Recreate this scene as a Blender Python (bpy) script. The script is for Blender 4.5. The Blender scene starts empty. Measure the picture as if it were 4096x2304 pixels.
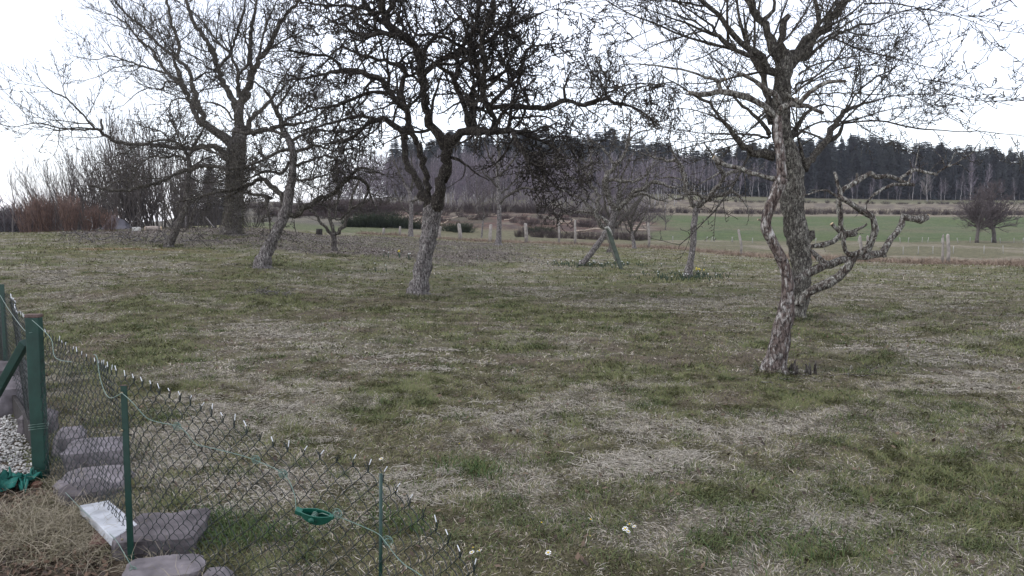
import bpy, math, random
import numpy as np
from mathutils import Vector, noise as mnoise

C = bpy.context.scene.collection
scene = bpy.context.scene
random.seed(11)
RNG = np.random.default_rng(11)
R = math.radians

# ---------------------------------------------------------------- camera
FPX, CX, CY, HOR, CAMZ = 3148.0, 2048.0, 1152.0, 882.0, 1.65
PITCH = math.atan((CY - HOR) / FPX)
cam = bpy.data.cameras.new('camera'); camo = bpy.data.objects.new('camera', cam); C.objects.link(camo)
camo.location = (0, 0, CAMZ); camo.rotation_euler = (math.pi / 2 - PITCH, 0, 0)
cam.sensor_width = 36; cam.lens = 36 * FPX / 4096
cam.clip_start = 0.05; cam.clip_end = 5000
scene.camera = camo

# ---------------------------------------------------------------- sky and light
SUN_EL, SUN_AZ = R(48), R(250)
w = bpy.data.worlds.new('World'); scene.world = w; w.use_nodes = True
nt = w.node_tree; nt.nodes.clear()
sky = nt.nodes.new('ShaderNodeTexSky'); sky.sky_type = 'NISHITA'; sky.sun_disc = False
sky.sun_elevation = SUN_EL; sky.sun_rotation = SUN_AZ
b1 = nt.nodes.new('ShaderNodeBackground'); b1.inputs[1].default_value = 0.09
nt.links.new(sky.outputs[0], b1.inputs[0])
tc = nt.nodes.new('ShaderNodeTexCoord'); nz = nt.nodes.new('ShaderNodeTexNoise')
nz.inputs['Scale'].default_value = 2.2; nz.inputs['Detail'].default_value = 5
mp = nt.nodes.new('ShaderNodeMapping'); mp.inputs['Scale'].default_value = (1, 1, 3)
nt.links.new(tc.outputs['Generated'], mp.inputs[0]); nt.links.new(mp.outputs[0], nz.inputs['Vector'])
cr = nt.nodes.new('ShaderNodeValToRGB')
cr.color_ramp.elements[0].position = .3; cr.color_ramp.elements[0].color = (.80, .80, .88, 1)
cr.color_ramp.elements[1].position = .7; cr.color_ramp.elements[1].color = (.92, .92, .97, 1)
nt.links.new(nz.outputs[0], cr.inputs[0])
b2 = nt.nodes.new('ShaderNodeBackground'); b2.inputs[1].default_value = 1.2
nt.links.new(cr.outputs[0], b2.inputs[0])
ad = nt.nodes.new('ShaderNodeAddShader'); ow = nt.nodes.new('ShaderNodeOutputWorld')
nt.links.new(b1.outputs[0], ad.inputs[0]); nt.links.new(b2.outputs[0], ad.inputs[1]); nt.links.new(ad.outputs[0], ow.inputs[0])
sl = bpy.data.lights.new('sun', 'SUN'); sl.energy = 0.9; sl.angle = R(18); sl.color = (1, .97, .93)
so = bpy.data.objects.new('sun', sl); C.objects.link(so)
sdir = Vector((math.sin(SUN_AZ) * math.cos(SUN_EL), math.cos(SUN_AZ) * math.cos(SUN_EL), math.sin(SUN_EL)))
so.rotation_euler = sdir.to_track_quat('Z', 'Y').to_euler(); so.location = (0, 0, 60)
scene.view_settings.view_transform = 'Standard'; scene.view_settings.look = 'None'
scene.view_settings.exposure = 0.0; scene.view_settings.gamma = 1.0
scene.render.engine = 'CYCLES'
scene.cycles.max_bounces = 5; scene.cycles.diffuse_bounces = 3; scene.cycles.transparent_max_bounces = 8
scene.cycles.caustics_reflective = False; scene.cycles.caustics_refractive = False

# ---------------------------------------------------------------- survey helpers
_cp, _sp = math.cos(PITCH), math.sin(PITCH)
def P(u, v, d):
    """the point seen at photo position (u,v), standing d metres ahead"""
    x = (u - CX) / FPX; y = -(v - CY) / FPX
    wy = _cp + y * _sp; wz = y * _cp - _sp
    k = d / wy
    return Vector((x * k, d, CAMZ + wz * k))
def X(u, d): return (u - CX) / FPX * d   # close enough near the horizon
def px(w, d): return w * d / FPX

# ---------------------------------------------------------------- value noise in numpy
_perm = np.random.default_rng(5).random((512, 512))
def vnoise(x, y):
    x = np.asarray(x, float); y = np.asarray(y, float)
    xi = np.floor(x).astype(int); yi = np.floor(y).astype(int); fx = x - xi; fy = y - yi
    fx = fx * fx * (3 - 2 * fx); fy = fy * fy * (3 - 2 * fy)
    a = _perm[xi % 512, yi % 512]; b = _perm[(xi + 1) % 512, yi % 512]
    c = _perm[xi % 512, (yi + 1) % 512]; d = _perm[(xi + 1) % 512, (yi + 1) % 512]
    return (a * (1 - fx) + b * fx) * (1 - fy) + (c * (1 - fx) + d * fx) * fy
def fbm(x, y, o=4):
    s = 0; a = .5; n = 0
    for i in range(o):
        s = s + a * vnoise(x * 2 ** i + 17.3 * i, y * 2 ** i + 5.1 * i); n += a; a *= .5
    return s / n
def sstep(a, b, x): t = np.clip((x - a) / (b - a), 0, 1); return t * t * (3 - 2 * t)

# ---------------------------------------------------------------- terrain heights
_U = np.array([-1400, 0, 500, 1000, 1400, 2000, 2600, 3200, 3800, 5200.])
_T = (_U - CX) / FPX
_D = np.array([1, 12, 16, 22, 27, 33, 40, 50, 65, 90, 120, 150, 190, 240, 320, 420, 700, 1600.])
_Z = np.array([
 [0]*10, [0]*10,
 [.2,.2,.2,.15,.06,0,0,0,0,0],
 [.6,.55,.5,.42,.2,.05,0,0,0,0],
 [.8,.8,.8,.65,.4,.12,.08,0,0,0],
 [1.05,1.05,1.05,1.02,.6,.2,.1,0,0,0],
 [1.15,1.1,1.2,1.15,.7,.3,.13,0,0,0],
 [.8,.8,1.15,1.2,.75,.3,.12,-.05,0,0],
 [0,0,.8,1.3,.9,.3,.05,-.1,-.1,-.1],
 [-1,-1,0,2.2,2.0,1.6,.6,.3,.2,.2],
 [-2,-2,0,3.6,3.3,3.0,1.6,1.2,1.0,1.0],
 [-2,-2,0,5.2,4.3,4.3,2.7,2.5,2.4,2.4],
 [-3,-3,0,5.6,6.0,7.5,6.0,5.5,5.2,5.0],
 [-3,-3,0,5,8,10.5,9.3,8.4,7.6,7.2],
 [-3,-3,0,4,10,17,15,13,11,10],
 [-3,-3,0,4,12,23,20,17,14,12],
 [-3,-3,0,4,12,25,22,18,14,12],
 [-3,-3,-3,0,5,10,10,10,8,8.]])
_LD = np.log(_D)
def _cub(xs, ys, x):
    """monotone cubic (pchip-like) along axis 0 of ys"""
    h = np.diff(xs); dl = np.diff(ys, axis=0) / h.reshape((-1,) + (1,) * (ys.ndim - 1))
    m = np.zeros_like(ys); m[1:-1] = np.where(dl[1:] * dl[:-1] > 0, 2 * dl[1:] * dl[:-1] / (dl[1:] + dl[:-1] + 1e-12), 0)
    return m
_MD = _cub(_LD, _Z, None)
def height(x, y):
    x = np.atleast_1d(np.asarray(x, float)); y = np.atleast_1d(np.asarray(y, float))
    yy = np.maximum(y, 1.0); t = np.clip(x / yy, _T[0], _T[-1]); ld = np.clip(np.log(yy), _LD[0], _LD[-1])
    i = np.clip(np.searchsorted(_LD, ld, 'right') - 1, 0, len(_LD) - 2)
    j = np.clip(np.searchsorted(_T, t, 'right') - 1, 0, len(_T) - 2)
    h = _LD[i + 1] - _LD[i]; s = (ld - _LD[i]) / h
    a = (_T[j + 1] - t) / (_T[j + 1] - _T[j]); a = a * a * (3 - 2 * a)
    def col(jj):
        return ((1 + 2 * s) * (1 - s) ** 2) * _Z[i, jj] + s * (1 - s) ** 2 * h * _MD[i, jj] + s * s * (3 - 2 * s) * _Z[i + 1, jj] + s * s * (s - 1) * h * _MD[i + 1, jj]
    z = a * col(j) + (1 - a) * col(j + 1)
    z = z + (fbm(x * .8, y * .8, 3) - .5) * .10 * sstep(2, 8, yy) + (fbm(x * .15 + 9, y * .15, 2) - .5) * .25 * sstep(14, 30, yy)
    z = z + (fbm(x * .03 + 9, y * .03, 2) - .5) * .8 * sstep(70, 150, yy)
    return z
def hz(x, y): return float(height(x, y)[0])
def G(u, d, dz=0.0):
    x = X(u, d); return Vector((x, d, hz(x, d) + dz))
def GV(u, v):
    """where the ground is seen at (u,v)"""
    best = None
    for d in np.exp(np.linspace(math.log(2.2), math.log(200), 700)):
        p = P(u, v, d)
        if p.z <= hz(p.x, p.y): return Vector((p.x, p.y, hz(p.x, p.y)))
    return P(u, v, 60)

# ---------------------------------------------------------------- mesh helpers
def mesh_np(name, V, quads=None, tris=None, smooth=False, colors=None, mats=None, midx=None):
    V = np.asarray(V, np.float32)
    me = bpy.data.meshes.new(name); me.vertices.add(len(V)); me.vertices.foreach_set('co', V.ravel())
    L = []; T = []
    if quads is not None and len(quads): q = np.asarray(quads, np.int32); L.append(q.ravel()); T.append(np.full(len(q), 4, np.int32))
    if tris is not None and len(tris): q = np.asarray(tris, np.int32); L.append(q.ravel()); T.append(np.full(len(q), 3, np.int32))
    L = np.concatenate(L); T = np.concatenate(T)
    me.loops.add(len(L)); me.loops.foreach_set('vertex_index', L)
    me.polygons.add(len(T)); st = np.concatenate([[0], np.cumsum(T)[:-1]]).astype(np.int32)
    me.polygons.foreach_set('loop_start', st); me.polygons.foreach_set('loop_total', T)
    if smooth: me.polygons.foreach_set('use_smooth', np.ones(len(T), bool))
    me.update(calc_edges=True)
    if colors is not None:
        at = me.color_attributes.new('Col', 'FLOAT_COLOR', 'POINT')
        c = np.ones((len(V), 4), np.float32); c[:, :3] = colors; at.data.foreach_set('color', c.ravel())
    return me
def link(name, me, mat=None, parent=None, loc=None):
    o = bpy.data.objects.new(name, me); C.objects.link(o)
    if mat is not None and me is not None and len(me.materials) == 0: me.materials.append(mat)
    if loc is not None: o.location = loc
    if parent is not None: o.parent = parent
    return o
def tag(o, label=None, cat=None, group=None, kind=None):
    if label: o['label'] = label
    if cat: o['category'] = cat
    if group: o['group'] = group
    if kind: o['kind'] = kind
    return o
def thing(name, loc, label, cat, group=None):
    o = bpy.data.objects.new(name, None); C.objects.link(o); o.location = loc; o.empty_display_size = .2
    return tag(o, label, cat, group)
def copy_tree(o, parent=None):
    c = o.copy(); C.objects.link(c); c.parent = parent
    for ch in [k for k in o.children if k.parent is o]: copy_tree(ch, c)
    return c

class Tubes:
    """collects tapering tubes and builds one mesh"""
    def __init__(s): s.b = {}
    def add(s, pts, rad, sides=3):
        n = len(pts)
        if n < 2: return
        s.b.setdefault((n, sides), []).append([(*p, r) for p, r in zip(pts, rad)])
    def arrays(s, rough=0.0, org=(0, 0, 0), cap=True):
        Vs = []; Qs = []; Ts = []; off = 0
        for (n, k), L in s.b.items():
            A = np.array(L, float); B = len(A); Pp = A[:, :, :3] - np.array(org); Rr = A[:, :, 3]
            Tn = np.zeros_like(Pp); Tn[:, 1:-1] = Pp[:, 2:] - Pp[:, :-2]; Tn[:, 0] = Pp[:, 1] - Pp[:, 0]; Tn[:, -1] = Pp[:, -1] - Pp[:, -2]
            Tn /= np.linalg.norm(Tn, axis=2, keepdims=True) + 1e-9
            m = np.abs(Tn.mean(1)); ref = np.eye(3)[np.argmin(m, axis=1)][:, None, :]
            N1 = np.cross(Tn, ref); N1 /= np.linalg.norm(N1, axis=2, keepdims=True) + 1e-9
            N2 = np.cross(Tn, N1)
            ang = np.arange(k) * 2 * math.pi / k
            rr = np.repeat(Rr[:, :, None], k, axis=2)
            ring = Pp[:, :, None, :] + rr[..., None] * (N1[:, :, None, :] * np.cos(ang)[None, None, :, None] + N2[:, :, None, :] * np.sin(ang)[None, None, :, None])
            if rough > 0 and k > 5:
                flat = ring.reshape(-1, 3); nn = np.empty(len(flat))
                for i, p in enumerate(flat):
                    nn[i] = mnoise.fractal(Vector((p[0] * 9, p[1] * 9, p[2] * 4.0)), 1.0, 2.0, 3) + .5 * mnoise.noise(Vector((p[0] * 26, p[1] * 26, p[2] * 9)))
                nn = nn.reshape(ring.shape[:3])
                ring = ring + (ring - Pp[:, :, None, :]) * (nn[..., None] * rough)
            Vs.append(ring.reshape(-1, 3))
            base = off + np.arange(B)[:, None, None] * n * k + np.arange(n - 1)[None, :, None] * k
            a = base + np.arange(k)[None, None, :]; b = base + ((np.arange(k) + 1) % k)[None, None, :]
            Qs.append(np.stack([a, b, b + k, a + k], -1).reshape(-1, 4)); off += B * n * k
            if cap and k >= 3:
                ends = off - B * n * k + np.arange(B) * n * k + (n - 1) * k
                for j in range(1, k - 1): Ts.append(np.stack([ends, ends + j, ends + j + 1], -1))
                if k > 5:
                    s0_ = ends - (n - 1) * k
                    for j in range(1, k - 1): Ts.append(np.stack([s0_, s0_ + j + 1, s0_ + j], -1))
        V = np.concatenate(Vs); Q = np.concatenate(Qs); T = np.concatenate(Ts) if Ts else None
        return V, Q, T
    def obj(s, name, mat, parent=None, rough=0.0, org=(0, 0, 0), smooth=True):
        V, Q, T = s.arrays(rough, org); me = mesh_np(name, V, Q, T, smooth)
        return link(name, me, mat, parent)

# ---------------------------------------------------------------- materials
def newmat(name):
    m = bpy.data.materials.new(name); m.use_nodes = True; nt = m.node_tree
    b = nt.nodes['Principled BSDF']; b.inputs['Roughness'].default_value = .85
    b.inputs['Specular IOR Level'].default_value = .25
    return m, nt, b
def N(nt, t, **kw):
    n = nt.nodes.new(t)
    for k, v in kw.items(): n.inputs[k].default_value = v
    return n
def plain(name, col, rough=.8, var=.25, scale=14, spec=.25, bump=.2, metallic=0):
    m, nt, b = newmat(name); b.inputs['Roughness'].default_value = rough; b.inputs['Specular IOR Level'].default_value = spec
    b.inputs['Metallic'].default_value = metallic
    tc = nt.nodes.new('ShaderNodeTexCoord'); nz = N(nt, 'ShaderNodeTexNoise', Scale=scale, Detail=6.0)
    nt.links.new(tc.outputs['Object'], nz.inputs['Vector'])
    r = nt.nodes.new('ShaderNodeValToRGB'); e = r.color_ramp.elements
    e[0].position = .3; e[1].position = .72
    e[0].color = (*[c * (1 - var) for c in col], 1); e[1].color = (*[min(1, c * (1 + var)) for c in col], 1)
    nt.links.new(nz.outputs[0], r.inputs[0]); nt.links.new(r.outputs[0], b.inputs['Base Color'])
    if bump:
        bm = N(nt, 'ShaderNodeBump', Strength=bump, Distance=.01); nt.links.new(nz.outputs[0], bm.inputs['Height']); nt.links.new(bm.outputs[0], b.inputs['Normal'])
    return m
def bark(name, dark, mid, lichen, lich_amt=.5, scale=1.0, red=None, red_lo=0, red_hi=0):
    m, nt, b = newmat(name); b.inputs['Roughness'].default_value = .95; b.inputs['Specular IOR Level'].default_value = .1
    tc = nt.nodes.new('ShaderNodeTexCoord')
    mp = nt.nodes.new('ShaderNodeMapping'); mp.inputs['Scale'].default_value = (1, 1, .35); nt.links.new(tc.outputs['Object'], mp.inputs[0])
    n1 = N(nt, 'ShaderNodeTexNoise', Scale=38 * scale, Detail=6.0, Roughness=.7); nt.links.new(mp.outputs[0], n1.inputs['Vector'])
    mp2 = nt.nodes.new('ShaderNodeMapping'); mp2.inputs['Scale'].default_value = (1, 1, .45); nt.links.new(tc.outputs['Object'], mp2.inputs[0])
    n2 = N(nt, 'ShaderNodeTexNoise', Scale=17 * scale, Detail=7.0, Roughness=.78); nt.links.new(mp2.outputs[0], n2.inputs['Vector'])
    n3 = N(nt, 'ShaderNodeTexVoronoi', Scale=26 * scale); n3.feature = 'DISTANCE_TO_EDGE'
    mp3 = nt.nodes.new('ShaderNodeMapping'); mp3.inputs['Scale'].default_value = (1, 1, .28); wv = N(nt, 'ShaderNodeVectorMath'); wv.operation = 'MULTIPLY_ADD'; wv.inputs[1].default_value = (.05, .05, .05)
    nt.links.new(n1.outputs[1], wv.inputs[0]); nt.links.new(tc.outputs['Object'], wv.inputs[2]); nt.links.new(wv.outputs[0], mp3.inputs[0]); nt.links.new(mp3.outputs[0], n3.inputs['Vector'])
    r1 = nt.nodes.new('ShaderNodeValToRGB'); e = r1.color_ramp.elements
    e[0].position = .40; e[0].color = (*dark, 1); e[1].position = .58; e[1].color = (*mid, 1)
    nt.links.new(n1.outputs[0], r1.inputs[0]); col = r1.outputs[0]
    if red is not None:
        n4 = N(nt, 'ShaderNodeTexNoise', Scale=7, Detail=5.0, Roughness=.6); nt.links.new(tc.outputs['Object'], n4.inputs['Vector'])
        sx = nt.nodes.new('ShaderNodeSeparateXYZ'); nt.links.new(tc.outputs['Object'], sx.inputs[0])
        zz = nt.nodes.new('ShaderNodeMath'); zz.operation = 'MULTIPLY_ADD'; zz.inputs[1].default_value = .55; nt.links.new(n4.outputs[0], zz.inputs[0]); nt.links.new(sx.outputs[2], zz.inputs[2])
        zr = nt.nodes.new('ShaderNodeMapRange'); zr.inputs[1].default_value = 0; zr.inputs[2].default_value = 3; nt.links.new(zz.outputs[0], zr.inputs[0])
        mr = nt.nodes.new('ShaderNodeValToRGB'); el = mr.color_ramp.elements; el[0].position = .195; el[0].color = (0, 0, 0, 1); el[1].position = .225; el[1].color = (1, 1, 1, 1)
        for ps, vl in ((.28, 1), (.32, .15), (.60, 0), (.66, .75), (.85, .8), (.95, .2)): e_ = el.new(ps); e_.color = (vl, vl, vl, 1)
        mx = nt.nodes.new('ShaderNodeMix'); mx.data_type = 'RGBA'; mx.inputs[7].default_value = (*red, 1)
        nt.links.new(mr.outputs[0], mx.inputs[0]); nt.links.new(col, mx.inputs[6]); col = mx.outputs[2]
    mr = nt.nodes.new('ShaderNodeMapRange'); mr.inputs[1].default_value = .60 - .20 * lich_amt; mr.inputs[2].default_value = .74 - .18 * lich_amt
    nt.links.new(n2.outputs[0], mr.inputs[0])
    mx = nt.nodes.new('ShaderNodeMix'); mx.data_type = 'RGBA'; mx.inputs[7].default_value = (*lichen, 1)
    nt.links.new(mr.outputs[0], mx.inputs[0]); nt.links.new(col, mx.inputs[6])
    ck = nt.nodes.new('ShaderNodeMapRange'); ck.inputs[1].default_value = .0; ck.inputs[2].default_value = .14; ck.inputs[3].default_value = .38; ck.inputs[4].default_value = 1.12
    nt.links.new(n3.outputs[0], ck.inputs[0]); sc3 = nt.nodes.new('ShaderNodeVectorMath'); sc3.operation = 'SCALE'
    nt.links.new(mx.outputs[2], sc3.inputs[0]); nt.links.new(ck.outputs[0], sc3.inputs['Scale'])
    nt.links.new(sc3.outputs[0], b.inputs['Base Color'])
    bm = N(nt, 'ShaderNodeBump', Strength=.9, Distance=.02); nt.links.new(n1.outputs[0], bm.inputs['Height'])
    bm2 = N(nt, 'ShaderNodeBump', Strength=.6, Distance=.02); nt.links.new(n3.outputs[0], bm2.inputs['Height']); nt.links.new(bm.outputs[0], bm2.inputs['Normal'])
    nt.links.new(bm2.outputs[0], b.inputs['Normal'])
    return m
def vcol(name, rough=.9, var=.35, scale=6, spec=.1, fine=60):
    m, nt, b = newmat(name); b.inputs['Roughness'].default_value = rough; b.inputs['Specular IOR Level'].default_value = spec
    a = nt.nodes.new('ShaderNodeVertexColor'); a.layer_name = 'Col'
    tc = nt.nodes.new('ShaderNodeTexCoord')
    out = a.outputs[0]
    if var > 0:
        for sc_ in (scale, fine):
            nz = N(nt, 'ShaderNodeTexNoise', Scale=sc_, Detail=6.0, Roughness=.65); nt.links.new(tc.outputs['Object'], nz.inputs['Vector'])
            mr = nt.nodes.new('ShaderNodeMapRange'); mr.inputs[1].default_value = .3; mr.inputs[2].default_value = .7
            mr.inputs[3].default_value = 1 - var; mr.inputs[4].default_value = 1 + var
            nt.links.new(nz.outputs[0], mr.inputs[0])
            mx = nt.nodes.new('ShaderNodeVectorMath'); mx.operation = 'SCALE'
            nt.links.new(out, mx.inputs[0]); nt.links.new(mr.outputs[0], mx.inputs['Scale']); out = mx.outputs[0]
    nt.links.new(out, b.inputs['Base Color'])
    return m
# ---------------------------------------------------------------- ground colours
STRAW = np.array((.385, .345, .285)); OLD = np.array((.17, .14, .10)); GREEN = np.array((.090, .105, .042)); OLIVE = np.array((.170, .160, .072)); SOIL = np.array((.055, .045, .038))
_gsp = [(200,1245,260,45),(560,1380,280,70),(1100,1190,420,50),(1760,1250,300,50),(2250,1265,380,45),(3080,1560,300,70),(2400,1110,260,40),(2750,1120,140,30),(3300,1345,350,60),(900,1100,350,30),(500,985,420,22),(1300,1075,380,22),(850,2180,110,90),(1900,1890,90,45),(3350,2230,300,60),(2500,1460,260,50),(2900,1990,240,50),(3800,1900,260,50),(1150,1560,130,35),(2300,1710,140,40),(3880,2180,160,60)]
_ssp = [(1500,1400,420,70),(1150,1320,300,40),(900,1620,400,90),(2100,1660,460,60),(2800,1720,360,50),(2600,1870,300,45),(420,1085,420,40),(1050,1950,400,150),(3700,1400,260,60),(3550,1180,480,40),(2750,1220,360,35),(3300,2100,260,60),(700,1760,320,120),(250,1130,200,30),(2150,1060,200,25),(1650,1980,260,70),(3950,1530,200,60)]
def _spots(sp):
    out = []
    for (u, v, su, sv) in sp:
        p = GV(u, v); q = GV(u, v - sv) ; out.append((p.x, p.y, su * p.y / FPX * .8, max(.15, abs(q.y - p.y) * .8)))
    return out
GSP, SSP = _spots(_gsp), _spots(_ssp)
def fields(x, y):
    g = sum(np.exp(-((x - a) / sx) ** 2 - ((y - b) / sy) ** 2) for a, b, sx, sy in GSP)
    s = sum(np.exp(-((x - a) / sx) ** 2 - ((y - b) / sy) ** 2) for a, b, sx, sy in SSP)
    n1 = fbm(x * .9, y * .9, 5); n2 = fbm(x * 1.1 + 40, y * 1.1 + 13, 5); n3 = fbm(x * 3.5 + 40, y * 3.5 + 13, 3); n3b = fbm(x * 2.8 + 7, y * 3.6 + 31, 4)
    green = np.clip((n1 - .50) * 2.6 + .22 + .62 * g - .4 * s + (n3 - .5) * 2.0, 0, .8)
    straw = np.clip((n2 - .52) * 2.6 + .30 + .36 * s - .4 * g + (n3b - .5) * 2.6, .05, .8)
    return green, straw
def bare(x, y): return .7 * sstep(.61, .74, fbm(x * 1.7 + 71, y * 1.6 + 5, 4)) * (1 - sstep(18, 26, y))
FXS, FYS = [-6.5, -4.8, -3.05, -1.825, -.493, -.155, .3], [9.8, 7.4, 5.0, 3.7, 2.95, 2.6, 2.15]
def fence_side(x, y): return np.where(x < .3, np.interp(x, FXS, FYS) - y, -1.0)   # > 0 on the path side of the garden fence
def litter(x, y):
    u = x / np.maximum(y, 1) * FPX + CX
    a = sstep(150, 420, u) * (1 - sstep(1900, 2300, u)) * sstep(25, 29, y + (fbm(x * .4, y * .4, 3) - .5) * 8 - sstep(900, 600, u) * 2) * (1 - sstep(44, 50, y))
    return np.clip(a * (.15 + 1.3 * fbm(x * .8, y * .8, 3)), 0, 1)
def fenceline(u):  # depth of the pasture fence by photo column
    return np.interp(u, [1300, 1560, 2000, 2100, 2600, 2960, 3450, 3780, 4200], [52, 51, 49, 47, 43, 36, 31, 29.3, 27])
def ground_color(x, y):
    g, s = fields(x, y)
    base = SOIL[None] * (1 - g[:, None]) + np.array((.05, .065, .028))[None] * g[:, None]
    mix = OLIVE * .8
    near = base * .55 + mix[None] * .45
    near = near * (1 - .5 * s[:, None]) + (STRAW * .75)[None] * (.5 * s[:, None])
    # farther lawn: carries the colour the blades give it
    far = near * .3 + .7 * (OLIVE * .85 * (1 - s[:, None]) + STRAW * .62 * s[:, None]); far = far * (1 - .55 * g[:, None]) + np.array((.085, .108, .042)) * .55 * g[:, None]
    bb = bare(x, y)[:, None]; near = near * (1 - bb) + np.array((.125, .098, .075)) * bb
    k = sstep(14, 30, y)[:, None]; c = near * (1 - k) + far * k
    lt = litter(x, y)[:, None]; c = c * (1 - lt * .85) + np.array((.115, .098, .088)) * lt * .85
    u = x / np.maximum(y, 1) * FPX + CX; fl = fenceline(u)
    n = fbm(x * .25 + 3, y * .12, 4); nf = fbm(x * .9 + 3, y * .5, 3)
    bey = (y > fl) & (u > 1350)
    # dry verge along the fence
    vg = np.exp(-((y - fl - .6) / (1.2 + .02 * fl)) ** 2) * sstep(1500, 1750, u)
    def put(mask, col, amt=1.0):
        nonlocal c
        m = (np.clip(mask, 0, 1) * amt)[:, None]; c = c * (1 - m) + np.array(col) * m
    put(sstep(0, 6, y - fl) * sstep(1350, 1500, u), (.135, .125, .075))
    put(sstep(0, 6, y - fl) * sstep(.5, .62, n) * sstep(1350, 1500, u), (.22, .19, .14), .8)
    R_ = sstep(2480, 2640, u + (n - .5) * 300)
    # green winter field on the right
    gf = sstep(66, 69, y + (nf - .5) * 3) * (1 - sstep(146, 152, y)) * sstep(2480, 2560, u + (n - .5) * 60)
    put(gf, (.088, .112, .046)); put(gf * np.exp(-((y - 98 - (n-.5)*20) / 7.0) ** 2), (.13, .115, .075), .75); put(gf * sstep(.46, .6, n), (.115, .122, .066), .7); put(gf * sstep(.5, .62, nf), (.07, .10, .045), .5)
    put(sstep(146, 150, y) * (1 - sstep(174, 178, y)) * sstep(2300, 2500, u), (.20, .17, .125)); put(sstep(174, 178, y) * (1 - sstep(200, 206, y)) * sstep(2300, 2500, u), (.105, .085, .07))
    put(sstep(160, 165, y) * (1 - sstep(225, 235, y)) * sstep(.42, .62, nf) * sstep(2300, 2500, u), (.25, .215, .15), .7)
    put(sstep(205, 212, y) * (1 - sstep(238, 244, y)) * sstep(2300, 2500, u), (.12, .12, .07), .8)
    # felled slope, red earth
    cl = sstep(74, 80, y + (n - .5) * 14) * (1 - sstep(118, 130, y + (n - .5) * 10)) * sstep(1350, 1550, u) * (1 - sstep(2560, 2700, u + (n - .5) * 250))
    nq = fbm(x * .5 + 8, y * .22 + 2, 5); put(cl, (.125, .078, .060)); put(cl * sstep(.50, .60, nq), (.17, .145, .11), .9); put(cl * sstep(.48, .62, n), (.080, .072, .050), .8); put(cl * sstep(.55, .62, nf), (.07, .05, .045), .7)
    put(sstep(118, 132, y) * (1 - sstep(2500, 2700, u)) * sstep(1250, 1400, u), (.095, .08, .068)); put(sstep(118, 132, y) * (1 - sstep(2500, 2700, u)) * sstep(.56, .66, nf) * sstep(1250, 1400, u), (.12, .12, .06), .7)
    # hill on the left
    hl = sstep(55, 80, y) * (1 - sstep(1350, 1520, u)); put(hl, (.115, .104, .084)); put(hl * sstep(.46, .54, fbm(x * .35 + 8, y * .10 + 2, 5)), (.075, .066, .055), .85); put(hl * sstep(.52, .6, fbm(x * .5 + 28, y * .16 + 2, 4)), (.16, .145, .11), .8)
    put(sstep(52, 58, y) * (1 - sstep(68, 76, y)) * (1 - sstep(1500, 1700, u)) * sstep(900, 1000, u), (.10, .115, .055), .8)
    put(sstep(240, 250, y) * sstep(1300, 1500, u), (.05, .045, .04))
    put(vg, (.27, .205, .155), .7)
    # worn earth spot far left, bright
    p = GV(480, 997); put(np.exp(-((x - p.x) / 1.7) ** 2 - ((y - p.y) / .35) ** 2), (.23, .12, .06), .8)
    # path-side ground left of the garden fence: bare brownish
    lf = sstep(-.05, .2, fence_side(x, y)) * (1 - sstep(-.3, .1, x)); put(lf, (.09, .068, .05), .9)
    return c

# polar sheet that runs to the horizon
na = 420; da = np.concatenate([np.linspace(.4, 6, 60), np.exp(np.linspace(math.log(6.06), math.log(300), 430))[0:], np.exp(np.linspace(math.log(305), math.log(1600), 24))])
tt = np.linspace(_T[0] * 1.0, _T[-1] * 1.0, na)
DD, TT = np.meshgrid(da, tt, indexing='ij'); xs = (DD * TT).ravel(); ys = DD.ravel()
# behind and beside the camera: a simple flat apron is part of the same sheet
zs = height(xs, ys)
idx = np.arange(len(da) * na).reshape(len(da), na)
q = np.stack([idx[:-1, :-1], idx[:-1, 1:], idx[1:, 1:], idx[1:, :-1]], -1).reshape(-1, 4)
colr = ground_color(xs, ys)
# apron behind the viewer
z0 = float(height(0, .4)[0]); n0 = len(xs)
apr = np.array([[-40, -40, 0], [40, -40, 0], [xs[na - 1] + 60, .4, 0], [xs[0] - 60, .4, 0]])
V = np.stack([xs, ys, zs], -1)
ga = mesh_np('ground', V, q, None, True, colr)
MG = vcol('meadow_ground', var=.45, scale=3.0, fine=34)
_nt = MG.node_tree; _b = _nt.nodes['Principled BSDF']; _n = N(_nt, 'ShaderNodeTexNoise', Scale=45, Detail=8.0, Roughness=.7); _t = _nt.nodes.new('ShaderNodeTexCoord')
_nt.links.new(_t.outputs['Object'], _n.inputs['Vector']); _bm = N(_nt, 'ShaderNodeBump', Strength=.8, Distance=.04); _nt.links.new(_n.outputs[0], _bm.inputs['Height']); _nt.links.new(_bm.outputs[0], _b.inputs['Normal'])
tag(link('ground', ga, MG), kind='structure')
# ground behind the photographer
me = mesh_np('ground_behind', [(-60, -60, -.02), (60, -60, -.02), (60, .5, -.02), (-60, .5, -.02)], [(0, 1, 2, 3)], colors=np.tile(OLIVE, (4, 1)))
tag(link('ground_behind', me, MG), kind='structure')

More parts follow.
